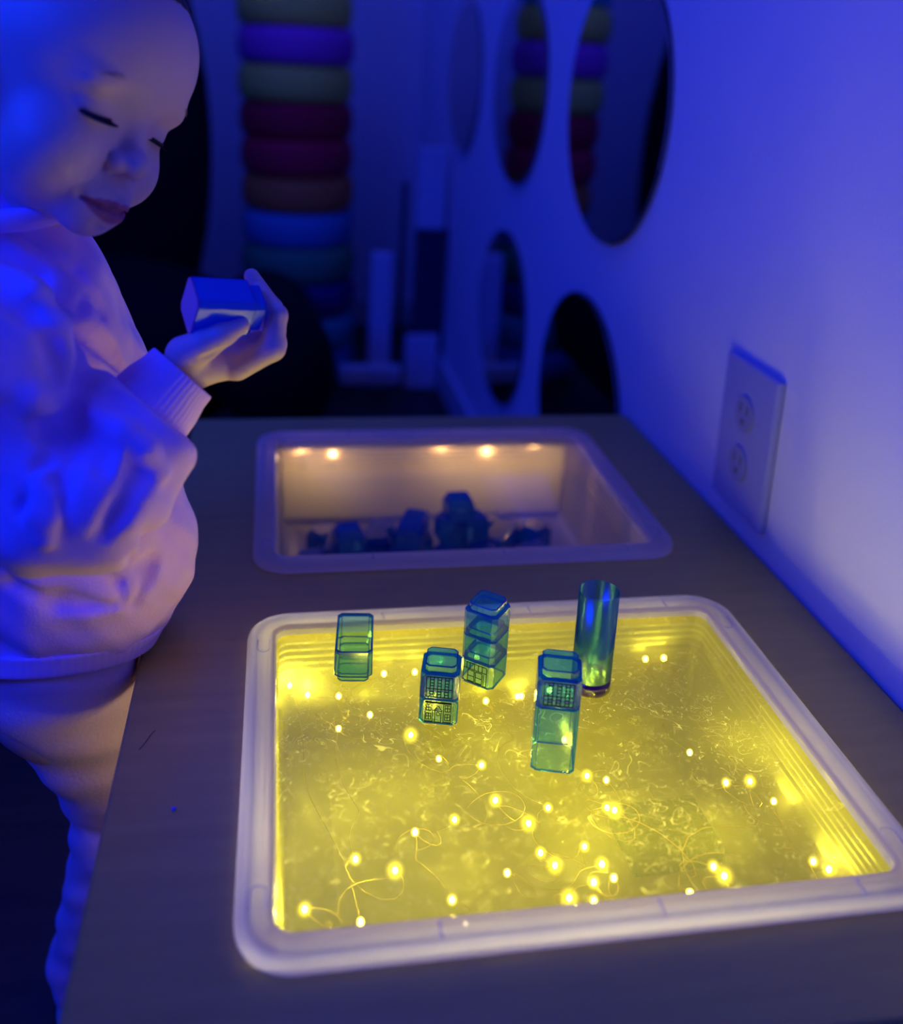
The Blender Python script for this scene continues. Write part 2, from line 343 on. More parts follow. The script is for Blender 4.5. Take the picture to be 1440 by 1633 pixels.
ordr = sorted(range(len(pos)), key=lambda i: (round(pos[i][0]/.07), pos[i][1] if round(pos[i][0]/.07) % 2 else -pos[i][1]))
bm = bmesh.new()
for a, b in zip(ordr, ordr[1:]):
    p, q = pos[a], pos[b]; k = 14; ph = random.uniform(0, 6.28); amp = random.uniform(.006, .02)
    pts = []
    for i in range(k+1):
        t_ = i/k; w = math.sin(math.pi*t_)
        pts.append((min(max(p[0]*(1-t_)+q[0]*t_+w*amp*math.sin(ph+7*t_), .034), .386), min(max(p[1]*(1-t_)+q[1]*t_+w*amp*math.cos(ph+8*t_), .034), .303), max(BIN_D+.004, p[2]*(1-t_)+q[2]*t_-w*.012)))
    add_tube(bm, pts, .00024, 5, cap=False)
for k in range(9):   # loose loops of wire
    c = pos[random.randrange(len(pos))]; rr = random.uniform(.012, .03); a0 = random.uniform(0, 6.28)
    add_tube(bm, [(min(max(c[0]+rr*math.cos(a0+t), .034), .386), min(max(c[1]+rr*.8*math.sin(a0+t*1.05), .034), .303), c[2]-.004-.001*t) for t in np.linspace(0, 5.2, 26)], .00024, 5, cap=False)
POS2 = [(x, .778+.004*math.sin(i*2.1), -.034-.010*(i % 2)) for i, x in enumerate((.055, .095, .238, .30, .365))]
add_tube(bm, [(.05, .305, -.09), (.02, .345, -.11), (.015, .55, -.115), (.02, .74, -.06)]+[(x, y+.003, z) for x, y, z in POS2], .00035, 5, cap=False)
bm_obj('wire', bm, M['wire'], fairy, smooth=True, local=False)
pos += [np.array(p) for p in POS2]; BULBS += [(0, 0, .03)]*len(POS2)
bulb_me = None
for i, p in enumerate(pos):
    if bulb_me is None:
        bm = bmesh.new(); bmesh.ops.create_uvsphere(bm, u_segments=12, v_segments=8, radius=.0019); bmesh.ops.scale(bm, vec=(1, 1, 1.3), verts=bm.verts)
        bulb_me = bpy.data.meshes.new('bulb'); bm.to_mesh(bulb_me); bm.free(); bulb_me.materials.append(M['bulb']); bulb_me.polygons.foreach_set('use_smooth', [True]*len(bulb_me.polygons))
    o = bpy.data.objects.new('bulb', bulb_me); COL.objects.link(o)
    if i >= 51: o.data = bulb_me.copy(); o.data.materials[0] = M['bulbdim']
    o.scale = (1, 1, 1); o.parent = fairy; o.matrix_parent_inverse = fairy.matrix_world.inverted(); o.location = p
# each bulb gets an added shell whose emission paints a soft halo of light
mt, nt, out = newmat('bulb_halo_glow'); lw = nt.nodes.new('ShaderNodeLayerWeight'); lw.inputs[0].default_value = .5
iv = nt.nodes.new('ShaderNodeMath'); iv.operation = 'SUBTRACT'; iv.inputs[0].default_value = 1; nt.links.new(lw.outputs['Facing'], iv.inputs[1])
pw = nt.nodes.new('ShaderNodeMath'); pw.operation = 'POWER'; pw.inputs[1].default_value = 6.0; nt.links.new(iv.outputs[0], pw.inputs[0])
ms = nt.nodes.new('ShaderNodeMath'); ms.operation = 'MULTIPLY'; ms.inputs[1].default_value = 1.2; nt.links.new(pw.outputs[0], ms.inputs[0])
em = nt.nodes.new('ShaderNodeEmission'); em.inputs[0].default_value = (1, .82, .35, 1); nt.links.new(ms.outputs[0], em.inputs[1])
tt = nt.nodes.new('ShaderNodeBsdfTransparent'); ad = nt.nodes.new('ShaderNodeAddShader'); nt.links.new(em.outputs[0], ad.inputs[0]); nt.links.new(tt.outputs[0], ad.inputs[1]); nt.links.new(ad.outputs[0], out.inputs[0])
M['halo'] = mt; M['halo'].cycles.emission_sampling = 'NONE'
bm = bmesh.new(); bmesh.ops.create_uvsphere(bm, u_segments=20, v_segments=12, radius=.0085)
halo_me = bpy.data.meshes.new('bulb_halo'); bm.to_mesh(halo_me); bm.free(); halo_me.materials.append(mt); halo_me.polygons.foreach_set('use_smooth', [True]*len(halo_me.polygons))
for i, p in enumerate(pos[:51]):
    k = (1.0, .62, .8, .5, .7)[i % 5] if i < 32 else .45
    o = bpy.data.objects.new('bulb_halo', halo_me); COL.objects.link(o); o.parent = fairy; o.matrix_parent_inverse = fairy.matrix_world.inverted(); o.location = p; o.scale = (k, k, k)
FAIRY_W = .048
for i, p in enumerate(pos):
    d = BULBS[i][2]
    up = i < 51 and i not in (4, 7, 39, 44)      # most of the little lamps lie with their lit side up
    ld = bpy.data.lights.new('fairy_lamp', 'SPOT' if up else 'POINT')
    if up: ld.spot_size = math.radians(179); ld.spot_blend = .04
    ld.energy = FAIRY_W*(3.0 if i in (4, 7, 39, 44) else 1)*(1.0 if i < 32 else (.45 if i < 48 else (1.4 if i < 51 else 1.7))); ld.color = (1, .90, .45) if i < 51 else (1, .63, .28); ld.shadow_soft_size = .0022
    lo = bpy.data.objects.new('fairy_lamp', ld); COL.objects.link(lo); lo.location = (p[0], p[1], p[2]+.0045)
    if up: lo.rotation_euler = (math.pi+random.uniform(-.25, .25), random.uniform(-.25, .25), 0)
# battery case with a paper tag on the tub floor
bx = thing('battery_case', 'dark teal ribbed battery case lying under the yellow panel in the nearer bin', 'battery case', (.313, .165, BIN_D+.0045), .06)
bm = bmesh.new(); add_box(bm, -.036, .036, -.028, .028, 0, .018, bevel=.004)
for k in range(8): add_box(bm, -.032, .032, -.025+k*.0066, -.0225+k*.0066, .0178, .0192, bevel=.0004)
bm_obj('case', bm, M['battbox'], bx)
bm = bmesh.new(); add_box(bm, -.03, .006, .030, .046, .012, .0126); bm_obj('tag', bm, M['paper'], bx)
# ------------------------------------------------------------------ see-through blue blocks
def octo(w, d, ch):
    """chamfered rectangle outline"""
    return [(w-ch, d), (-w+ch, d), (-w, d-ch), (-w, -d+ch), (-w+ch, -d), (w-ch, -d), (w, -d+ch), (w, d-ch)]
def strip(bm, p, q, w, n):
    """thin raised printed line from p to q on a face with normal n"""
    p, q, n = Vector(p), Vector(q), Vector(n); s = (q-p).normalized().cross(n)*w/2
    vs = [p+s, p-s, q-s, q+s]; a = [bm.verts.new(v) for v in vs]; b = [bm.verts.new(v+n*.00012) for v in vs]
    bm.faces.new(b); bm.faces.new(a[::-1])
    for k in range(4): bm.faces.new((a[k], a[(k+1) % 4], b[(k+1) % 4], b[k]))
def line_print(kind, s, z0, h):
    """line drawing on the -y face: list of segments, x from -1..1, z 0..1"""
    L_ = []
    def rect(a, b, c, d): L_.extend([((a, b), (c, b)), ((c, b), (c, d)), ((c, d), (a, d)), ((a, d), (a, b))])
    if kind == 'door':
        rect(-.85, .04, .85, .96); L_.append(((-.85, .93), (.85, .93))); L_.append(((-.85, .90), (.85, .90)))
        for x in (-.36, .36): L_.append(((x, .04), (x, .9)))
        for x in (-.78, .46):
            for z in (.16, .56):
                rect(x, z, x+.32, z+.28); L_.append(((x+.16, z), (x+.16, z+.28))); L_.append(((x, z+.14), (x+.32, z+.14)))
        L_.append(((-.85, .08), (-.4, .08))); L_.append(((.4, .08), (.85, .08)))
        rect(-.2, .06, .2, .56); L_.append(((-.28, .56), (0, .80))); L_.append(((0, .80), (.28, .56))); L_.append(((-.28, .57), (.28, .57))); L_.append(((-.2, .63), (.2, .63))); L_.append(((-.12, .69), (.12, .69)))
        rect(-.1, .36, .1, .5)
    elif kind == 'grid':
        rect(-.85, .06, .85, .94)
        for i in range(1, 7): x = -.85+1.7*i/7; L_.append(((x, .06), (x, .94)))
        L_.append(((-.85, .42), (.85, .42)))
        for i in (1, 3, 5):
            a = -.85+1.7*i/7; b = a+1.7/7
            for z in (.18, .3, .56, .68, .82): L_.append(((a, z), (b, z)))
    else:
        rect(-.95, .06, .85, .94)
        L_.append(((-.95, .66), (.85, .66)))
        for x in (-.7, -.45, -.1, .2, .5): L_.append(((x, .66), (x, .94)))
        for x in (-.6, -.1, .0, .5):
            L_.append(((x, .1), (x, .6)))
        for z in (.1, .34, .6): L_.append(((-.6, z), (-.1, z))); L_.append(((0, z), (.5, z)))
        L_.append(((.62, .1), (.62, .6)))
    bm = bmesh.new()
    for (a, b), (c, d) in L_:
        strip(bm, (a*s*.78, -s-.00005, z0+b*h), (c*s*.78, -s-.00005, z0+d*h), .00048 if kind == 'door' else .0006, (0, -1, 0))
    return bm
def make_block(name, label, loc, rz, w=.0142, d=None, h=.0205, nub=.0055, print_=None, mat='block', group=None, cat='block', flip=False, divider=False, tilt=None):
    d = w if d is None else d; ch = .0034
    t = thing(name, label, cat, loc, rz, group)
    if tilt is not None: t.rotation_euler = tilt; bpy.context.view_layer.update()
    sgn = -1 if flip else 1; zb = h+nub if flip else 0
    Z = lambda z: zb+sgn*z
    ins = .0026
    outer = [(octo(w-.0004, d-.0004, ch), 0), (octo(w, d, ch), .0009), (octo(w, d, ch), h-.0009), (octo(w-.0006, d-.0006, ch), h), (octo(w-ins, d-ins, ch-.0006), h), (octo(w-ins, d-ins, ch-.0006), h+nub-.0008), (octo(w-ins-.0008, d-ins-.0008, ch-.0006), h+nub)]
    bm = bmesh.new(); rings = [[bm.verts.new((x, y, Z(z))) for x, y in o] for o, z in outer]
    for j, (a, b) in enumerate(zip(rings, rings[1:])):
        for k in range(8):
            f = bm.faces.new((a[k], a[(k+1) % 8], b[(k+1) % 8], b[k])); f.material_index = 1 if (j in (0, 2, 5)) else 0
    bm.faces.new(rings[-1])
    if mat == 'blockh': bm.faces.new(rings[0])
    bm_obj('shell', bm, [M[mat], M['blockedge']], t)
    bm = bmesh.new(); wt = .0013      # foot ring and shoulder ring where the plastic is seen edge-on
    for zz, (o1, o2) in ((0.0, (0, wt)), (h, (.0003, ins+wt*.5))):
        a = [bm.verts.new((x, y, Z(zz+(.0003 if zz == 0 else -.0001)))) for x, y in octo(w-o1, d-o1, ch)]
        b = [bm.verts.new((x, y, Z(zz+(.0003 if zz == 0 else -.0001)))) for x, y in octo(w-o2, d-o2, ch-.0006)]
        e = [bm.verts.new((x, y, Z(zz+(.0012 if zz == 0 else -.0010)))) for x, y in octo(w-o2, d-o2, ch-.0006)]
        for k in range(8): bm.faces.new((a[k], a[(k+1) % 8], b[(k+1) % 8], b[k])); bm.faces.new((b[k], b[(k+1) % 8], e[(k+1) % 8], e[k]))
    bm_obj('edge_ring', bm, M['blockedge'], t)
    bm = bmesh.new()                  # upright corner edges and the rim of the peg
    for (x, y) in octo(w-.0001, d-.0001, ch): add_tube(bm, [(x, y, Z(.0006)), (x, y, Z(h-.0006))], .00017, 5)
    o_ = octo(w-ins-.0004, d-ins-.0004, ch-.0006); add_tube(bm, [(x, y, Z(h+nub-.0003)) for x, y in o_+o_[:1]], .00038, 5)
    bm_obj('corner_edge', bm, M['blockedge'], t)
    if print_: bm_obj('printed_drawing', line_print(print_, w, .001, h-.002), M['ink'], t)
    return t
S = PZ
make_block('building_block', 'clear aqua block printed with a house door and windows, bottom of the short two-block stack', (.1415, .2045, S), math.radians(-14), print_='door')
make_block('building_block', 'clear blue block with grid windows on the block with the printed door', (.1415, .2045, S+.0206), math.radians(-14), print_='grid')
make_block('building_block', 'clear block with big window drawing, bottom of the three-block stack', (.183, .244, S), math.radians(-39), w=.0142, print_='window')
make_block('building_block', 'plain clear block in the middle of the three-block stack', (.183, .244, S+.0206), math.radians(-39), w=.0142)
make_block('building_block', 'plain clear blue block on top of the three-block stack', (.183, .244, S+.0412), math.radians(-39), w=.0142)
make_block('building_block', 'tall plain clear block, greenish over the lights, base of the front right stack', (.2125, .148, S), math.radians(-15), w=.0150, h=.050, nub=.0045)
make_block('building_block', 'clear block with grid windows on top of the tall plain block', (.2125, .148, S+.0504), math.radians(-15), w=.0150, h=.0215, print_='grid')
# the upturned long block: open at the top, pegs downwards
t = thing('building_block', 'open long clear block lying upturned alone at the left of the panel', 'block', (.0835, .272, S), math.radians(-6))
w, d, h, nb = .0145, .0275, .0215, .0052
bm = bmesh.new()
def rr8(w, d, ch, z): return [bm.verts.new((x, y, z)) for x, y in octo(w, d, ch)]
R_ = [rr8(w, d, .0034, h+nb), rr8(w, d, .0034, nb), rr8(w-.0016, d-.0016, .0034, nb)]
for a, b in zip(R_, R_[1:]):
    for k in range(8): bm.faces.new((a[k], a[(k+1) % 8], b[(k+1) % 8], b[k]))
R2 = [rr8(w-.0014, d-.0014, .0028, h+nb), rr8(w-.0014, d-.0014, .0028, nb+.001)]
for k in range(8): bm.faces.new((R2[0][k], R2[0][(k+1) % 8], R2[1][(k+1) % 8], R2[1][k]))
bm.faces.new(R2[1])
for sy in (-1, 1):
    for zz0, zz1 in ((nb, 0),):
        a = [bm.verts.new((x, y+sy*d/2, nb)) for x, y in octo(w-.0026, d/2-.0024, .0028)]; b = [bm.verts.new((x, y+sy*d/2, 0.0)) for x, y in octo(w-.0026, d/2-.0024, .0028)]
        for k in range(8): bm.faces.new((a[k], a[(k+1) % 8], b[(k+1) % 8], b[k]))
        bm.faces.new(b)
bm_obj('shell', bm, M['blockl'], t)
bm = bmesh.new()
a = rr8(w, d, .0034, h+nb); b = rr8(w-.0017, d-.0017, .0028, h+nb); c = rr8(w-.0017, d-.0017, .0028, h+nb-.0022); e = rr8(w+.0001, d+.0001, .0034, h+nb-.0022)
for k in range(8):
    for p_, q_ in ((a, b), (b, c), (a, e)): bm.faces.new((p_[k], p_[(k+1) % 8], q_[(k+1) % 8], q_[k]))
for (x, y) in octo(w-.0001, d-.0001, .0034): add_tube(bm, [(x, y, nb), (x, y, h+nb-.001)], .0003, 5)
for ww, dd, zz in ((w-.0004, d-.0004, nb), ):
    o_ = octo(ww, dd, .0034); add_tube(bm, [(x, y, zz) for x, y in o_+o_[:1]], .0005, 5)
for sy in (-1, 1):
    for zz in (.0005, nb+.0014):
        o_ = octo(w-.0028, d/2-.0026, .0028); add_tube(bm, [(x, y+sy*d/2, zz) for x, y in o_+o_[:1]], .00045, 5)
bm_obj('rim_edge', bm, M['blockedge'], t)
# dark blue film tube
t = thing('film_tube', 'dark blue glossy open cylinder standing behind the tallest stack', 'tube', (.2645, .2245, S))
bm = bmesh.new(); n = 48
def ring(r, z): return [bm.verts.new((r*math.cos(2*math.pi*k/n), r*math.sin(2*math.pi*k/n), z)) for k in range(n)]
rs_ = [ring(.0155, .010), ring(.0155, .083), ring(.0149, .083), ring(.0149, .010)]
for a, b in zip(rs_, rs_[1:]):
    for k in range(n): bm.faces.new((a[k], a[(k+1) % n], b[(k+1) % n], b[k]))
bm_obj('tube_wall', bm, M['tube'], t, smooth=True)
bm = bmesh.new(); rs_ = [ring(.0149, .010), ring(.0155, .010), ring(.0155, 0), ring(.0149, 0)]
for a, b in zip(rs_, rs_[1:]+rs_[:1]):
    for k in range(n): bm.faces.new((a[k], a[(k+1) % n], b[(k+1) % n], b[k]))
bm_obj('bottom_band', bm, M['tubeband'], t, smooth=True)
# blocks on the floor of the far bin
far = [(.075, .50, 20, 0), (.105, .53, -15, 0), (.13, .49, 40, 0), (.150, .545, 5, 0), (.175, .50, -30, 0), (.20, .55, 15, 0), (.225, .50, 50, 0), (.245, .555, -10, 0),
       (.27, .51, 25, 0), (.30, .545, -35, 0), (.33, .50, 10, 0), (.345, .555, 40, 0), (.115, .51, 10, 1), (.19, .525, -20, 1), (.235, .53, 10, 1), (.262, .532, 28, 1), (.243, .528, 5, 2), (.16, .57, 0, 0), (.09, .56, 30, 0), (.29, .58, -12, 0)]
places = ['leftmost', 'left', 'middle', 'right']
for i, (x, y, a, lv) in enumerate(far):
    y += .085
    lab = 'dark blue clear block in the heap on the floor of the open farther bin'
    if lv == 2: lab = 'dark blue clear block topping the heap in the open farther bin'
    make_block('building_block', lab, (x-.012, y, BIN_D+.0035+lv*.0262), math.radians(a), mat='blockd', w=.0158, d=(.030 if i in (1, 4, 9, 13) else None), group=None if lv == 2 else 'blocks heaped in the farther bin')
# ------------------------------------------------------------------ implicit-surface modelling (for the child and soft things)
def sphere(c, r): c = np.array(c); return lambda P: np.linalg.norm(P-c, axis=1)-r
def ell(c, r, Rm=None):
    c = np.array(c); r = np.array(r, float)
    def f(P):
        q = P-c
        if Rm is not None: q = q @ Rm
        k0 = np.linalg.norm(q/r, axis=1); k1 = np.linalg.norm(q/(r*r), axis=1)+1e-9
        return k0*(k0-1)/k1
    return f
def cap(a, b, ra, rb=None):
    a = np.array(a, float); b = np.array(b, float); rb = ra if rb is None else rb; d = b-a; dd = d@d
    def f(P):
        t = np.clip(((P-a)@d)/dd, 0, 1); return np.linalg.norm(P-a-t[:, None]*d, axis=1)-(ra+(rb-ra)*t)
    return f
def chain(pts, rads): return [cap(pts[i], pts[i+1], rads[i], rads[i+1]) for i in range(len(pts)-1)]
def smin(a, b, k): h = np.clip(.5+.5*(b-a)/k, 0, 1); return b*(1-h)+a*h-k*h*(1-h)
def smax(a, b, k): return -smin(-a, -b, k)
class Field:
    def __init__(s): s.ops = []
    def add(s, f, k=.01): s.ops.append((0, f, k)); return s
    def sub(s, f, k=.005): s.ops.append((1, f, k)); return s
    def cut(s, f, k=.002): s.ops.append((2, f, k)); return s     # keep only inside f
    def disp(s, f): s.ops.append((3, f, 0)); return s
    def __call__(s, P):
        d = None
        for o, f, k in s.ops:
            bd = getattr(f, 'bound', None)
            if bd is not None and d is not None and o < 2:
                mk = ((P-bd[0])**2).sum(1) < (bd[1]+2*k+.004)**2
                if not mk.any(): continue
                v = f(P[mk]); dm = d[mk]; d = d.copy(); d[mk] = smin(dm, v, k) if o == 0 else smax(dm, -v, k); continue
            v = f(P)
            if o == 0: d = v if d is None else smin(d, v, k)
            elif o == 1: d = smax(d, -v, k)
            elif o == 2: d = smax(d, v, k)
            else: d = d+v
        return d
def surface(fld, lo, hi, h, B=12):
    lo = np.array(lo, float); hi = np.array(hi, float); nb = np.ceil((hi-lo)/(h*B)).astype(int)
    g = np.stack(np.meshgrid(*[np.arange(n) for n in nb], indexing='ij'), -1).reshape(-1, 3)
    c = lo+(g+.5)*B*h; keep = np.abs(fld(c)) < B*h*.5*1.74*1.3+.006; g = g[keep]
    ii = np.stack(np.meshgrid(*[np.arange(B+1)]*3, indexing='ij'), -1).reshape(-1, 3)
    N = (nb*B+2).astype(np.int64)
    key = lambda c: (c[:, 0]*N[1]+c[:, 1])*N[2]+c[:, 2]
    VK, VP, QS = [], [], []
    corners = np.array([(a, b, c) for a in (0, 1) for b in (0, 1) for c in (0, 1)])
    E_ = [(i, j) for i in range(8) for j in range(i+1, 8) if np.abs(corners[i]-corners[j]).sum() == 1]
    CH = max(1, 400000//((B+1)**3))
    for s in range(0, len(g), CH):
        gb = g[s:s+CH]; P = lo+(gb[:, None, :]*B+ii[None])*h
        val = fld(P.reshape(-1, 3)).reshape(len(gb), B+1, B+1, B+1)
        cv = np.stack([val[:, a:B+a, b:B+b, c:B+c] for a, b, c in corners], -1)
        neg = cv < 0; act = neg.any(-1) & ~neg.all(-1); idx = np.argwhere(act)
        if len(idx) == 0: continue
        v8 = cv[act]; acc = np.zeros((len(idx), 3)); cnt = np.zeros(len(idx))
        for i, j in E_:
            cr = (v8[:, i] < 0) != (v8[:, j] < 0); t = np.where(cr, v8[:, i]/(v8[:, i]-v8[:, j]+1e-20), 0)
            p = corners[i]+t[:, None]*(corners[j]-corners[i]); acc += np.where(cr[:, None], p, 0); cnt += cr
        cell = gb[idx[:, 0]]*B+idx[:, 1:]
        VK.append(key(cell)); VP.append(lo+(cell+acc/cnt[:, None])*h)
        for ax in range(3):
            u, w_ = (ax+1) % 3, (ax+2) % 3
            a = val[:, :B, :B, :B]; sl = [slice(0, B)]*3; sl[ax] = slice(1, B+1); b = val[(slice(None), *sl)]
            cr = np.argwhere((a < 0) != (b < 0))
            if len(cr) == 0: continue
            inside = a[tuple(cr.T)] < 0
            base = gb[cr[:, 0]]*B+cr[:, 1:]; eu = np.eye(3, dtype=int)[u]; ew = np.eye(3, dtype=int)[w_]
            q = np.stack([key(base), key(base-eu), key(base-eu-ew), key(base-ew)], 1)
            ok = ((base-eu-ew) >= 0).all(1)
            q = np.where(inside[:, None], q, q[:, ::-1]); QS.append(q[ok])
    VK = np.concatenate(VK); VP = np.concatenate(VP); Q = np.concatenate(QS)
    so = np.argsort(VK); VK = VK[so]; VP = VP[so]
    pos_ = np.clip(np.searchsorted(VK, Q), 0, len(VK)-1); ok = (VK[pos_] == Q).all(1)
    return VP, pos_[ok]
def fix_orient(V, Fc, fld):
    """make normals point outwards"""
    c = V[Fc[:2000]].mean(1); n = np.cross(V[Fc[:2000, 2]]-V[Fc[:2000, 0]], V[Fc[:2000, 3]]-V[Fc[:2000, 1]])
    n /= np.linalg.norm(n, axis=1)[:, None]+1e-12
    if (fld(c+n*.001)-fld(c-n*.001)).sum() < 0: Fc = Fc[:, ::-1]
    return Fc
def relax(V, Fc, it=1, lam=.5):
    for _ in range(it):
        acc = np.zeros_like(V); cnt = np.zeros(len(V))
        for a, b in ((0, 1), (1, 2), (2, 3), (3, 0)):
            np.add.at(acc, Fc[:, a], V[Fc[:, b]]); np.add.at(acc, Fc[:, b], V[Fc[:, a]]); np.add.at(cnt, Fc[:, a], 1); np.add.at(cnt, Fc[:, b], 1)
        V = V+lam*(acc/np.maximum(cnt, 1)[:, None]-V)
    return V
def hit(px, py, fld, y0=.05, y1=.6):
    """first meeting of a line of sight with a modelled surface (used to seat folds on the cloth)"""
    d = ray(px, py); ts = np.linspace((y0-CAM[1])/d[1], (y1-CAM[1])/d[1], 700); P = CAM+ts[:, None]*d; v = fld(P)
    i = np.argmax(v < 0); return P[i] if v.min() < 0 else P[np.argmin(v)]
# ------------------------------------------------------------------ the child
def rotv(r):
    a = np.linalg.norm(r); k = np.array(r)/a; K = np.array([[0, -k[2], k[1]], [k[2], 0, -k[0]], [-k[1], k[0], 0]])
    return np.eye(3)+np.sin(a)*K+(1-np.cos(a))*K@K
HP = [-0.4611, 0.0335, -2.0691, -0.122, 0.2804, 0.4444, 1.005]
RH = rotv(HP[:3]); HC = np.array(HP[3:6])
def H(x, y, z): return RH@(np.array([x, y, z])*.01)+HC          # head centimetres to the room
def tr(f):      # field written in head centimetres
    return lambda P: f(((P-HC)@RH)*100)*.01
hf = Field()
hf.add(ell((0, -1.2, 2.0), (7.0, 8.4, 7.4)), 1)
hf.add(ell((0, 3.0, 2.6), (6.3, 5.3, 5.6)), 2.0)
hf.add(ell((0, 2.6, -3.6), (5.3, 4.4, 5.0)), 2.2)
for s in (-1, 1):
    hf.add(sphere((s*3.4, 4.5, -4.4), 2.35), 1.8)
hf.add(sphere((0, 5.7, -7.4), 1.75), 1.6)
hf.add(ell((0, 6.3, -6.5), (2.3, 1.45, 1.6)), 1.0)
for s in (-1, 1):
    hf.add(ell((s*2.6, 6.3, .35), (1.9, .8, .55)), 1.4)
    hf.sub(sphere((s*2.7, 8.75, -1.45), 1.62), 1.3)
    hf.add(ell((s*2.8, 5.45, -1.35), (1.65, 1.35, 1.25)), .35)
hf.add(cap((0, 6.4, -.9), (0, 7.9, -3.5), .45, .62), .8)
hf.add(sphere((0, 8.05, -3.72), .84), .45)
for s in (-1, 1): hf.add(sphere((s*1.0, 7.35, -3.95), .64), .4)
for s in (-1, 1): hf.sub(sphere((s*.45, 7.9, -4.62), .26), .2)
for s in (-1, 1):   # nose wing crease, smile fold
    hf.sub(cap((s*1.55, 6.9, -3.7), (s*1.5, 6.9, -4.6), .10), .3)
# lips
ul = [(-2.05, 6.60, -6.70), (-1.1, 7.26, -6.62), (-.3, 7.60, -6.44), (0, 7.58, -6.50), (.3, 7.60, -6.44), (1.1, 7.26, -6.62), (2.05, 6.60, -6.70)]
ll = [(-1.9, 6.60, -6.85), (-1.0, 7.15, -7.16), (0, 7.38, -7.30), (1.0, 7.15, -7.16), (1.9, 6.60, -6.85)]
ml = [(-2.3, 6.72, -6.62), (-1.3, 7.42, -6.84), (-.5, 7.80, -6.84), (0, 7.86, -6.86), (.5, 7.80, -6.84), (1.3, 7.42, -6.84), (2.3, 6.72, -6.62)]
ulr = [.10, .34, .40, .37, .40, .34, .10]; llr = [.12, .42, .48, .42, .12]
for f in chain(ul, ulr): hf.add(f, .25)
for f in chain(ll, llr): hf.add(f, .25)
for f in chain(ml, [.12, .17, .20, .20, .20, .17, .12]): hf.sub(f, .08)
for s in (-1, 1): hf.sub(sphere((s*2.35, 6.75, -6.60), .14), .4)
hf.sub(cap((-.6, 7.15, -8.0), (.6, 7.15, -8.0), .16), .6)       # hollow under the lower lip
hf.sub(cap((0, 7.85, -5.2), (0, 7.75, -6.0), .10), .25)         # philtrum
lashc = {}
for s in (-1, 1):
    lid = [(s*(2.8+1.45*math.cos(a)), 5.45+1.32*(1-(math.cos(a)*.95)**2)**.5*.98, -1.50-.22*math.sin(a)-.16*math.cos(a)) for a in np.linspace(.12, math.pi-.12, 9)]
    lashc[s] = lid
    for f in chain(lid, [.07]*9): hf.sub(f, .08)                 # closed lid line
    crease = [(s*(2.8+1.5*math.cos(a)), 5.35+1.25*(1-(math.cos(a)*.95)**2)**.5, -.62+.30*math.sin(a)-.25) for a in np.linspace(.15, math.pi-.15, 7)]
    for f in chain(crease, [.05]*7): hf.sub(f, .14)
# ears
for s in (-1, 1):
    hf.add(ell((s*7.0, -.9, -2.0), (.7, 1.5, 2.5)), .5)
    hf.sub(ell((s*7.65, -.7, -1.9), (.45, .9, 1.6)), .3)
head_f = tr(hf)
neck_lo = np.array([-.158, .285, .315])
body = Field()
body.add(head_f, .01)
body.add(cap(H(0, -2.0, -5.5), neck_lo, .034, .036), .02)
# hand and forearm (the right hand, palm up, thumb towards the window side of the photograph's viewer)
W = aty
hand = Field()
hand.add(cap(W(255, 625, .212), W(300, 585, .222), .0165, .0150), .005)
hand.add(cap(W(302, 583, .216), W(378, 578, .224), .0150, .0105), .008)
hand.add(cap(W(305, 578, .240), W(380, 572, .252), .0135, .0100), .010)
for f in chain([W(296, 566, .208), W(326, 549, .200), W(352, 536, .199), W(384, 519, .204)], [.0130, .0098, .0078, .0056]): hand.add(f, .004)
hand.sub(cap(W(322, 575, .190), W(362, 556, .196), .0022), .003)
hand.add(cap(W(345, 572, .226), W(412, 552, .228), .0105, .0105), .006)
fing = [([W(378, 584, .219), W(434, 555, .213), W(441, 503, .221), W(412, 462, .240)], [.0098, .0085, .0070, .0054]),
        ([W(378, 578, .236), W(437, 549, .236), W(434, 492, .245), W(401, 440, .255)], [.0096, .0083, .0070, .0052]),
        ([W(380, 574, .250), W(430, 548, .254), W(425, 500, .262), W(392, 462, .268)], [.0090, .0078, .0066, .0050]),
        ([W(376, 572, .262), W(415, 552, .270), W(412, 512, .277), W(390, 484, .278)], [.0080, .0068, .0058, .0045])]
for pts, rd in fing:
    fld = Field()
    for f in chain(pts, rd): fld.add(f, .003)
    hand.add(fld, .0022)
# torso, arms and legs of the body inside the clothes
elbow = W(85, 812, .165); wrist = W(262, 632, .210); shoulder = np.array([-.175, .215, .285])
body.add(cap(shoulder, elbow, .026, .020), .01); body.add(cap(elbow, wrist, .020, .015), .01)
body.add(ell((-.158, .31, .24), (.055, .085, .09)), .02); body.add(ell((-.145, .32, .09), (.07, .075, .10)), .02); body.add(ell((-.15, .325, -.03), (.06, .07, .06)), .02)
lshoulder = np.array([-.165, .405, .28]); lelbow = np.array([-.175, .455, .15]); lwrist = np.array([-.11, .475, .07])
body.add(cap(lshoulder, lelbow, .026, .020), .01); body.add(cap(lelbow, lwrist, .020, .014), .01)
body.add(cap(lwrist, (-.095, .475, .035), .013, .012), .006)
for k in range(4):
    fx = Field()
    for f in chain([(-.108+k*.012, .468, .03), (-.108+k*.013, .465, .012), (-.110+k*.013, .470, -.002)], [.006, .0055, .0045]): fx.add(f, .002)
    body.add(fx, .002)
body.add(cap((-.085, .480, .045), (-.068, .470, .022), .0065, .005), .004)
hips = [((-.140, .305, -.03), (-.117, .345, -.185), (-.156, .395, -.43)), ((-.140, .365, -.03), (-.117, .415, -.185), (-.156, .470, -.43))]
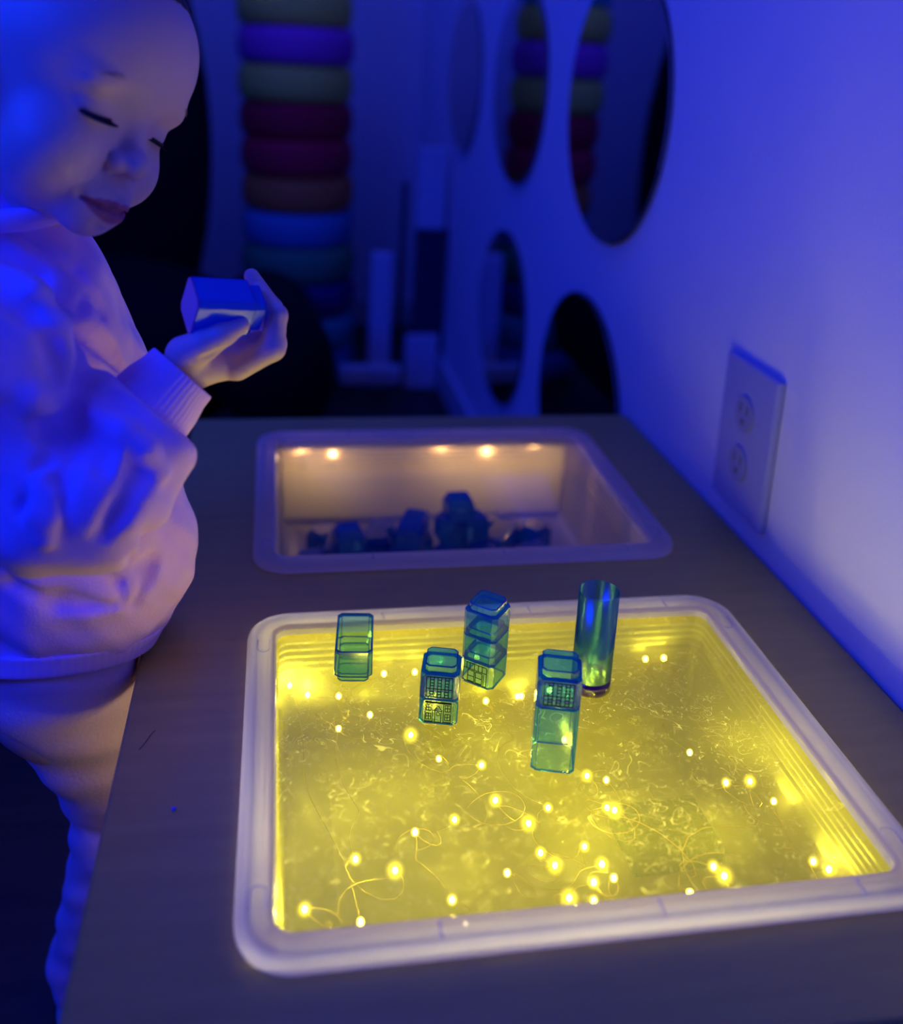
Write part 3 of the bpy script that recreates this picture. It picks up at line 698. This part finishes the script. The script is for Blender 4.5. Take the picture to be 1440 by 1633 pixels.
for a, b, c in hips:
    body.add(cap(a, b, .045, .030), .02); body.add(cap(b, c, .028, .018), .01)
    body.add(cap(np.array(c)+(0, 0, -.030), np.array(c)+(.065, -.005, -.033), .018, .015), .012)
parts_V, parts_F, off = [], [], 0
def piece(fld, lo, hi, h, rel=1):
    global off
    V, Fc = surface(fld, lo, hi, h); Fc = fix_orient(V, Fc, fld); V = relax(V, Fc, rel, .4)
    parts_V.append(V); parts_F.append(Fc+off); off += len(V)
def hbox(P, pad): P = np.array(P); return P.min(0)-pad, P.max(0)+pad
# head in fine cells, hand in finer ones, the rest coarser: each overlaps the next inside the clothes
hd = Field().add(head_f, .01).add(cap(H(0, -2.0, -5.5), neck_lo, .034, .036), .02)
piece(hd, HC-.125, HC+.125+np.array([0, 0, .0]), .00125, 2)
lowf = Field()
for op in body.ops: lowf.ops.append(op)
lowf.ops.pop(0)
piece(lowf, (-.26, .14, -.49), (.0, .54, .36), .0035, 1)
lo, hi = hbox([W(255, 625, .21), W(450, 430, .28), W(255, 625, .19)], .03)
piece(hand, lo, hi, .0009, 2)
BV = np.concatenate(parts_V); BF = np.concatenate(parts_F)
child = thing('person', 'toddler in a pink sweatshirt leaning at the table, looking down at a held blue block', 'person', (-.15, .38, ZF))
bo = mesh_obj('body', BV, BF, M['skin'], child, smooth=True, local=False)
# lips coloured by place on the face
q = ((BV-HC)@RH)*100
ax_ = np.abs(q[:, 0]); cen = -6.84+.22*(ax_/2.3)**2
zu = -6.22-.10*np.exp(-(ax_/.25)**2)-.42*(ax_/2.3)**2; zl = -7.72+.95*(ax_/2.3)**2.2
lipw = np.clip((zu-q[:, 2])/.10+.5, 0, 1)*np.clip((q[:, 2]-zl)/.12+.5, 0, 1)*np.clip((2.35-ax_)/.2, 0, 1)*(q[:, 1] > 5)
at_ = bo.data.attributes.new('lip', 'FLOAT', 'POINT'); at_.data.foreach_set('value', lipw.astype(np.float32))
nt = M['skin'].node_tree; bs = [n for n in nt.nodes if n.type == 'BSDF_PRINCIPLED'][0]
an = nt.nodes.new('ShaderNodeAttribute'); an.attribute_name = 'lip'; mx_ = nt.nodes.new('ShaderNodeMix'); mx_.data_type = 'RGBA'
mx_.inputs[6].default_value = (.80, .52, .50, 1); mx_.inputs[7].default_value = (.52, .14, .20, 1); nt.links.new(an.outputs['Fac'], mx_.inputs[0]); nt.links.new(mx_.outputs[2], bs.inputs['Base Color'])
# eyes and lashes
for s in (-1, 1):
    bm = bmesh.new(); bmesh.ops.create_uvsphere(bm, u_segments=20, v_segments=12, radius=.0116)
    o = bm_obj('eyeball', bm, M['eye'], child, smooth=True); o.location = (0, 0, 0)
    o.matrix_parent_inverse = child.matrix_world.inverted(); o.location = Vector(H(s*2.8, 5.40, -1.55))
    bm = bmesh.new()
    lid = [Vector(H(x, y+.10, z-.02)) for x, y, z in lashc[s]]
    add_tube(bm, lid, [.0004]+[.0013]*7+[.0005], 6)
    for i in range(44):
        t_ = i/43*(len(lid)-1.001); k = int(t_); p = lid[k].lerp(lid[k+1], t_-k)
        sd = (t_/(len(lid)-1)-.5)*-2
        dirv = Vector(RH@np.array([s*(-sd)*-.35, .75, -.55])).normalized(); dv2 = Vector(RH@np.array([s*sd*.3, .7, -.1])).normalized()
        add_tube(bm, [p, p+dirv*.0028, p+dirv*.0042+dv2*.0022], [.00050, .00040, .0002], 4)
    bm_obj('eyelashes', bm, M['lash'], child, local=False)
    bm = bmesh.new()     # fine brow
    for i in range(46):
        u = i/45; x = s*(1.3+3.0*u); z = .45+.55*math.sin(u*2.6)+random.uniform(-.12, .12)
        y_ = 7.6
        p0 = np.array([x, y_, z])
        for _ in range(40):
            if hf(p0[None])[0] <= .02: break
            p0[1] -= .05
        p = Vector(H(*p0)); dv = Vector(RH@np.array([s*.8, -.25, .25-.5*u])).normalized()
        add_tube(bm, [p, p+dv*.003, p+dv*.0052], [.00010, .00010, .00004], 4)
    bm_obj('eyebrow', bm, principled('fair_brow_hair', (.30, .18, .12), .6), child, local=False)
# hair: a close cap with wisps
hr = Field()
hr.add(tr(Field().add(ell((0, -1.35, 2.2), (7.35, 8.7, 7.65)), 1).add(ell((0, 2.6, 3.2), (6.3, 5.45, 5.3)), 2).cut(lambda P: -(P[:, 2]-6.8+.95*(-(P[:, 1]-7))*.0-np.where(P[:, 1] < 1, (P[:, 1]-1)*.75, 0)), .4)), .01)
hr.disp(lambda P: .0006*np.sin(P[:, 0]*900+P[:, 2]*500)*np.sin(P[:, 1]*700))
V, Fc = surface(hr, HC-.13, HC+.13, .0025); Fc = fix_orient(V, Fc, hr)
hobj = mesh_obj('hair', V, Fc, M['hairm'], child, smooth=True, local=False)
# ------------------------------------------------------------------ clothes
sw = Field()
sw.add(ell((-.155, .300, .262), (.066, .098, .085)), .02)
sw.add(ell((-.143, .318, .170), (.082, .096, .100)), .04)
sw.add(ell((-.136, .325, .080), (.096, .092, .085)), .03)
sw.add(ell((-.152, .325, .010), (.076, .085, .045)), .03)
sw.add(cap((-.162, .292, .32), H(0, -2.5, -7.3), .046, .040), .03)
# sleeve: wide and slouching
sl = Field(); sh2 = W(-8, 560, .182)
sl.add(cap((-.185, .215, .30), sh2, .040, .044), .04)
sl.add(cap(sh2, W(66, 812, .152), .044, .0345), .025)
sl.add(cap(W(66, 812, .152), W(150, 795, .152), .0345, .0385), .02)
sl.add(cap(W(150, 795, .152), W(222, 718, .172), .0385, .033), .02)
sl.add(cap(W(170, 660, .185), W(230, 690, .192), .022, .027), .016)
sl.add(cap(W(155, 634, .186), W(205, 625, .197), .013, .015), .010)
def sl_near(P): return sl(P)
sw.add(sl_near, .0035)
sw.add(cap((-.165, .405, .295), lelbow, .042, .036), .03); sw.add(cap(lelbow, lwrist, .034, .026), .02)
sw0 = Field(); sw0.ops = list(sw.ops)
def fold(pts, r, kind, k=.007, sink=.0):
    r *= 1.35; k *= .7; P3 = [hit(x, y, sw0) for x, y in pts]
    P3 = [p+ray(x, y)/np.linalg.norm(ray(x, y))*sink for p, (x, y) in zip(P3, pts)]
    rr = [r*math.sin(math.pi*(i+.6)/(len(P3)+.2))+.0005 for i in range(len(P3))]
    for f, p, q in zip(chain(P3, rr), P3, P3[1:]):
        f.bound = ((p+q)/2, np.linalg.norm(p-q)/2+r); (sw.sub if kind < 0 else sw.add)(f, k)
# grooves (-) and ridges (+), traced where the cloth folds
fold([(60, 655), (85, 690), (115, 655), (128, 610)], .0065, -1)
fold([(128, 655), (118, 690), (118, 720)], .0075, -1)
fold([(95, 690), (70, 745), (48, 810), (44, 828)], .0042, -1, .006)
fold([(118, 700), (100, 760), (92, 830)], .003, -1, .010)
fold([(150, 690), (165, 720), (170, 745)], .003, -1, .010)
fold([(215, 715), (222, 755), (190, 815), (165, 850)], .0042, -1, .012)
fold([(150, 660), (195, 690), (235, 720), (262, 760)], .0032, 1, .012, .001)
fold([(70, 760), (60, 820), (72, 860)], .0035, 1, .008, .001)
fold([(88, 790), (82, 830), (80, 862)], .0030, 1, .008, .001)
fold([(160, 628), (185, 630), (205, 640)], .0022, -1, .004)
fold([(0, 398), (60, 440), (110, 490), (128, 560)], .0035, -1, .012)
fold([(0, 430), (50, 470), (95, 520), (110, 590)], .0040, 1, .012, .002)
fold([(0, 470), (45, 500), (80, 545), (95, 610)], .0035, -1, .012)
fold([(135, 480), (132, 540), (128, 610)], .0035, -1, .012)
fold([(0, 355), (60, 390), (120, 430), (165, 500)], .0025, -1, .010)
fold([(170, 912), (188, 930), (198, 965)], .0020, -1, .008)
fold([(205, 890), (225, 905), (240, 925)], .0018, -1, .010)
fold([(20, 930), (90, 960), (180, 965)], .0030, -1, .014)
fold([(230, 850), (240, 900), (215, 960)], .0025, -1, .012)
fold([(0, 620), (50, 640), (95, 640)], .0035, 1, .012, .002)
sw.disp(lambda P: .0018*np.sin(P[:, 0]*95+P[:, 2]*60+2*np.sin(P[:, 1]*40))*np.sin(P[:, 2]*80-P[:, 0]*35+1.3)+.0007*np.sin(P[:, 2]*210+P[:, 0]*120)*np.sin(P[:, 1]*170+P[:, 0]*90))
hemz = lambda P: P[:, 2]-.000-(.325-P[:, 1])*.30
sw.cut(lambda P: -hemz(P), .003)
sw.cut(lambda P: np.where((P[:, 0] > -.087) & (P[:, 2] < .004), .004-P[:, 2], -1.), .001)
cufa, cufb = W(238, 652, .205), W(291, 595, .214)
cax = (cufb-cufa)/np.linalg.norm(cufb-cufa)
sw.cut(lambda P: np.where(np.linalg.norm(P-cufa, axis=1) < .075, (P-cufa)@cax-.002, -1.), .002)
V, Fc = surface(sw, (-.30, .09, -.03), (.03, .52, .41), .0022); Fc = fix_orient(V, Fc, sw); V = relax(V, Fc, 2, .4)
so = mesh_obj('sweatshirt', V, Fc, M['sweat'], child, smooth=True, local=False)
print('sweat verts', len(V))
# ribbed cuff, collar and waistband are parts of the sweatshirt
def lathe_between(name, a, b, prof, mat, par, n=72, ribs=0, ripple=0, sx=1.0):
    a, b = Vector(a), Vector(b); ax = (b-a).normalized(); u = ax.cross(Vector((0, 1, .2))).normalized(); v = ax.cross(u)
    bm = bmesh.new(); L_ = (b-a).length; rings = []
    for t_, r in prof:
        rings.append([bm.verts.new(a+ax*(t_*L_)+(u*math.cos(p)+v*math.sin(p)*sx)*(r+ripple*math.cos(ribs*p))) for p in [2*math.pi*k/n for k in range(n)]])
    for r0, r1 in zip(rings, rings[1:]+rings[:1]):
        for k in range(n): bm.faces.new((r0[k], r0[(k+1) % n], r1[(k+1) % n], r1[k]))
    return bm_obj(name, bm, mat, par, smooth=True, local=False)
lathe_between('cuff', cufa, cufb, [(-.08, .0285), (.10, .0292), (.4, .0280), (.75, .0252), (.97, .0246), (1.02, .0240), (1.02, .0225), (.9, .0222), (.3, .0255), (-.05, .024)], M['cuffm'], so, n=144, ribs=44, ripple=.00035)
nk = Vector(H(0, -2.6, -7.6))
# collar: a soft ring that follows the neck opening
bm = bmesh.new(); cpts = []
ca, cb = np.array([-.160, .288, .335]), H(0, -2.3, -6.5); axn = Vector(cb-ca).normalized(); uu = axn.cross(Vector((0, 1, 0))).normalized(); vv = axn.cross(uu)
for k in range(41):
    p = 2*math.pi*k/40; cpts.append(Vector(ca)+axn*.024+(uu*math.cos(p)+vv*math.sin(p))*.0455)
add_tube(bm, cpts, .0078, 10, cap=False); bm_obj('collar', bm, M['cuffm'], so, smooth=True, local=False)
wb = Field(); wb.ops = list(sw0.ops[:4])
wb.disp(lambda P: np.full(len(P), -.0009))
wb.cut(lambda P: hemz(P)-.014, .002).cut(lambda P: -(hemz(P)+.004), .002)
wb.cut(lambda P: np.where((P[:, 0] > -.087) & (P[:, 2] < .004), .004-P[:, 2], -1.), .001)
wb.disp(lambda P: .0002*np.sin(np.arctan2(P[:, 1]-.325, P[:, 0]+.15)*90))
V, Fc = surface(wb, (-.26, .2, -.06), (-.03, .45, .06), .0016); Fc = fix_orient(V, Fc, wb); V = relax(V, Fc, 1, .4)
mesh_obj('waistband', V, Fc, M['cuffm'], so, smooth=True, local=False)
# trousers
pf = Field()
pf.add(ell((-.150, .325, .010), (.062, .078, .062)), .02)
pf.add(cap((-.143, .300, -.020), (-.119, .335, -.145), .052, .037), .03)
pf.add(cap((-.143, .368, -.020), (-.119, .405, -.145), .052, .037), .03)
for a, b, c in hips:
    pf.add(cap(np.array(b)+(.0, 0, .045), np.array(b)+(0, 0, -.02), .037, .033), .02)
    pf.add(cap(np.array(b)+(0, 0, -.02), np.array(c)+(0, 0, .03), .033, .033), .012)
    pf.add(cap(np.array(c)+(0, 0, .03), np.array(c)+(0, 0, .004), .033, .030), .012)
pf.disp(lambda P: .0016*np.sin(P[:, 2]*85+P[:, 0]*50+np.sin(P[:, 1]*60))*np.sin(P[:, 1]*70+P[:, 2]*25)+.0008*np.sin(P[:, 2]*190+P[:, 1]*110))
pf.cut(lambda P: hemz(P)-.008, .003)
pf.cut(lambda P: np.where((P[:, 0] > -.087) & (P[:, 2] > -.03) & (P[:, 2] < .01), P[:, 0]+.087, -1.), .001); pf.cut(lambda P: -(P[:, 2]+.432), .002)
pf.sub(cap((-.160, .300, -.165), (-.105, .302, -.185), .005), .008)
pf.sub(cap((-.105, .235, .0), (-.088, .255, -.10), .0025), .004)
V, Fc = surface(pf, (-.27, .2, -.45), (-.03, .54, .06), .0025); Fc = fix_orient(V, Fc, pf); V = relax(V, Fc, 2, .4)
mesh_obj('trousers', V, Fc, M['pants'], child, smooth=True, local=False)
for a, b, c in hips:
    sf = Field().add(cap(np.array(c)+(0, 0, .0), np.array(c)+(0, 0, -.028), .021, .020), .01).add(cap(np.array(c)+(-.008, 0, -.028), np.array(c)+(.070, -.005, -.032), .021, .0165), .012).cut(lambda P: -(P[:, 2]-ZF-.0005), .002)
    V, Fc = surface(sf, np.array(c)-(.05, .04, .055), np.array(c)+(.11, .04, .03), .002); Fc = fix_orient(V, Fc, sf)
    mesh_obj('sock', V, Fc, principled('pale_sock', (.6, .6, .65), .9), child, smooth=True, local=False)
# the block in the hand
bl = W(358, 489, .214)
ax = Vector(W(424, 492, .222)-W(294, 487, .203)).normalized()
z_ = Vector((-.10, -.50, .86)); y_ = z_.cross(ax).normalized(); z_ = ax.cross(y_).normalized()
R3 = Matrix((y_, z_, ax)).transposed()      # block's own z runs along its length
eu = R3.to_euler(); hl = .046
make_block('building_block', 'blue clear long block held up in the toddler\'s hand', tuple(Vector(bl)-ax*(hl/2)), 0, w=.0150, d=.0140, h=hl-.008, nub=.008, mat='blockh', tilt=eu)
# ------------------------------------------------------------------ the wall: mirrors and outlet
lab = ['large round wall mirror nearest the camera, upper row, above the half-hidden one', 'round wall mirror in the upper row showing the cushion stack, between two others', 'narrow-looking round wall mirror farthest along the upper row',
       'round wall mirror half hidden behind the far end of the table', 'round wall mirror of the lower row, behind the one the table hides', 'faint round wall mirror at the far end of the lower row']
for i, (y, z, r) in enumerate([(.965, .412, .197), (1.553, .418, .193), (2.155, .42, .19), (1.02, -.07, .19), (1.575, -.067, .187)]):
    t = thing('round_mirror', lab[i], 'mirror', (WX-.0065, y, z), .033, 'round mirrors on the wall')
    bm = bmesh.new(); n = 72
    def rg(r_, x): return [bm.verts.new((x, r_*math.cos(2*math.pi*k/n), r_*math.sin(2*math.pi*k/n))) for k in range(n)]
    a, b = rg(r, 0), rg(r, -.004)
    for k in range(n): bm.faces.new((a[k], a[(k+1) % n], b[(k+1) % n], b[k]))
    bm.faces.new(a); bm.faces.new(b); bm_obj('backing', bm, M['mirrorback'], t)
    bm = bmesh.new(); b, c, d_ = rg(r-.0005, -.0041), rg(r-.0005, -.0050), rg(r-.002, -.0056)
    for p_, q_ in ((b, c), (c, d_)):
        for k in range(n): bm.faces.new((p_[k], p_[(k+1) % n], q_[(k+1) % n], q_[k]))
    bm.faces.new(d_); bm.faces.new(b); bm_obj('mirror_face', bm, M['mirror'], t)
t = thing('wall_outlet', 'white electrical outlet plate on the wall beside the table', 'outlet', (WX, .468, .104))
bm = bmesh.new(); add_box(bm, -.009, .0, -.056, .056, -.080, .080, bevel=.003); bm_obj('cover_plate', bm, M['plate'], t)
for sz in (-1, 1):
    bm = bmesh.new(); add_cyl(bm, (0, 0), .0185, 0, .003, 28)
    bmesh.ops.rotate(bm, cent=(0, 0, 0), matrix=Matrix.Rotation(-math.pi/2, 3, 'Y'), verts=bm.verts); bmesh.ops.translate(bm, vec=(-.0088, 0, sz*.027), verts=bm.verts)
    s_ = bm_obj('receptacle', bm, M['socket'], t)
    bm = bmesh.new()
    for yy in (-.007, .007): add_box(bm, -.0123, -.0116, yy-.0014, yy+.0014, sz*.027+.001, sz*.027+.010)
    add_box(bm, -.0123, -.0116, -.003, .003, sz*.027-.011, sz*.027-.005); bm_obj('slots', bm, M['slot'], s_)
# ------------------------------------------------------------------ far things
cols = [('pale blue', (.1, .3, .6)), ('teal', (.03, .45, .45)), ('navy', (.02, .02, .16)), ('green', (.05, .35, .12)), ('sky blue', (.08, .30, .42)), ('orange', (.95, .25, .04)), ('crimson', (.80, .012, .04)), ('dark red', (.70, .01, .03)), ('lime green', (.85, .80, .09)), ('violet', (.60, .08, .42)), ('yellow green', (.85, .80, .09)), ('turquoise', (.05, .5, .5))]
sup = lambda c, s: math.copysign(abs(c)**s, c)
SY = 2.45; zc = ZF; hs_ = .1005
for i, (cn, c) in enumerate(cols):
    where = 'at the bottom of the stack' if i == 0 else ('on top of the stack' if i == len(cols)-1 else 'above the %s one' % cols[i-1][0])
    bm = bmesh.new(); n = 48; k2 = 12; R0_ = .158+random.uniform(-.004, .004); rings = []
    dx, dy = random.uniform(-.004, .004), random.uniform(-.004, .004)
    for j in range(k2+1):
        ph = -math.pi/2+math.pi*j/k2; rr = R0_*(.84+.16*sup(math.cos(ph), .8)) if 0 < j < k2 else .02
        zz = hs_/2*sup(math.sin(ph), .75)
        rings.append([bm.verts.new((rr*math.cos(2*math.pi*k/n)*(1+.006*math.cos(k*1.57)), rr*math.sin(2*math.pi*k/n), zz+hs_/2)) for k in range(n)])
    for a, b in zip(rings, rings[1:]):
        for k in range(n): bm.faces.new((a[k], a[(k+1) % n], b[(k+1) % n], b[k]))
    bm.faces.new(rings[0]); bm.faces.new(rings[-1])
    o = bm_obj('floor_cushion', bm, principled('cushion_'+cn.replace(' ', '_'), c, .7, spec=.3, bump=(60, .1, .004)), smooth=True)
    o.location = (.097+dx-.035*(i/11), SY+dy, zc); zc += hs_
    tag(o, '%s round cushion %s against the back of the room' % (cn, where), 'cushion', 'round cushions stacked in the rainbow tower')
# black armchair behind the child
t = thing('armchair', 'black padded armchair standing in the dark behind the toddler', 'armchair', (-.52, 1.95, ZF))
cf = Field().add(ell((-.52, 1.90, -.19), (.52, .34, .17)), .05).add(ell((-.52, 1.85, -.30), (.48, .30, .12)), .05)
V, Fc = surface(cf, (-1.2, 1.4, -.5), (.2, 2.4, .1), .02); Fc = fix_orient(V, Fc, cf); mesh_obj('seat', V, Fc, M['black'], t, smooth=True, local=False)
cf = Field().add(ell((-.615, 2.24, .18), (.47, .13, .86)), .05)
V, Fc = surface(cf, (-1.2, 2.0, -.48), (.1, 2.5, 1.4), .02); Fc = fix_orient(V, Fc, cf); mesh_obj('backrest', V, Fc, M['black'], t, smooth=True, local=False)
for s in (-1, 1):
    cf = Field().add(cap((-.52+s*.53, 1.66, -.16), (-.52+s*.50, 2.10, -.20), .11, .10), .05).add(cap((-.52+s*.55, 1.66, -.25), (-.52+s*.54, 2.10, -.25), .11, .10), .12)
    V, Fc = surface(cf, (-1.3, 1.4, -.5), (.3, 2.4, .4), .018); Fc = fix_orient(V, Fc, cf); mesh_obj('armrest', V, Fc, M['black'], t, smooth=True, local=False)
for sx in (-1, 1):
    for sy in (-1, 1):
        bm = bmesh.new(); add_cyl(bm, (-.52+sx*.36, 1.90+sy*.2), .018, ZF, -.36, 12, .024); bm_obj('leg', bm, M['metal'], t, local=False)
# white easel-like stand by the far wall
t = thing('white_stand', 'white stand with dark middle panel by the wall, beyond the mirrors', 'stand', (.37, 2.35, ZF))
def pbox(name, mat, x0, y0, x1, y1, Y, th, bev=.006):
    a = aty(x0, y1, Y); b = aty(x1, y0, Y); bm = bmesh.new(); add_box(bm, a[0], b[0], Y, Y+th, max(a[2], ZF), b[2], bevel=bev); return bm_obj(name, bm, mat, t, local=False)
pbox('post', M['white'], 586, 405, 628, 618, 2.25, .03)
pbox('foot', M['white'], 542, 588, 640, 614, 2.22, .05)
pbox('post', M['dark'], 632, 290, 652, 560, 2.34, .03)
pbox('upper_panel', M['white'], 664, 236, 716, 366, 2.30, .02)
pbox('dark_panel', M['dark'], 655, 366, 742, 560, 2.31, .02)
pbox('lower_panel', M['white'], 643, 535, 700, 640, 2.28, .02)
# tiny things on the tabletop
bm = bmesh.new(); bmesh.ops.create_icosphere(bm, subdivisions=2, radius=.0014); p = atz(277, 1290, .0010)
o = bm_obj('crumb', bm, principled('blue_crumb', (.1, .15, .8), .5), smooth=True); o.location = p; tag(o, 'tiny blue crumb on the bare tabletop left of the glowing bin', 'crumb')
bm = bmesh.new(); add_tube(bm, [atz(x, y, .0004) for x, y in ((222, 1195), (232, 1184), (240, 1172), (247, 1165))], .00018, 5)
tag(bm_obj('hair_strand', bm, M['lash'], smooth=True), 'short dark hair lying on the tabletop left of the glowing bin', 'hair')
# ------------------------------------------------------------------ light
def area(name, loc, to, sx, sy, e, col):
    ld = bpy.data.lights.new(name, 'AREA'); ld.shape = 'RECTANGLE'; ld.size = sx; ld.size_y = sy; ld.energy = e; ld.color = col
    o = bpy.data.objects.new(name, ld); COL.objects.link(o); o.location = loc
    o.rotation_euler = (Vector(to)-Vector(loc)).to_track_quat('-Z', 'Y').to_euler(); return o
BLUE = (.0, .024, 1.0)
area('blue_led_strip', (-1.02, -.18, 1.10), (.12, .62, .2), 1.0, .4, 23.5, BLUE)
area('blue_led_ceiling', (-.2, 1.7, 1.9), (0, 1.7, 0), 1.2, .8, 12, (.03, .055, 1))
wd = bpy.data.worlds.new('world'); SC.world = wd; wd.use_nodes = True
wd.node_tree.nodes['Background'].inputs[0].default_value = (.01, .015, .2, 1); wd.node_tree.nodes['Background'].inputs[1].default_value = .02
vs = SC.view_settings; SC.display_settings.display_device = 'sRGB'; vs.view_transform = 'Standard'; vs.look = 'None'; vs.gamma = 1; vs.use_curve_mapping = False; vs.exposure = 0
SC.cycles.use_denoising = True; SC.cycles.max_bounces = 10; SC.cycles.transparent_max_bounces = 40; SC.cycles.diffuse_bounces = 4; SC.cycles.glossy_bounces = 4; SC.cycles.transmission_bounces = 6
SC.cycles.sample_clamp_indirect = 3; SC.cycles.caustics_reflective = False; SC.cycles.caustics_refractive = False; SC.cycles.blur_glossy = .5
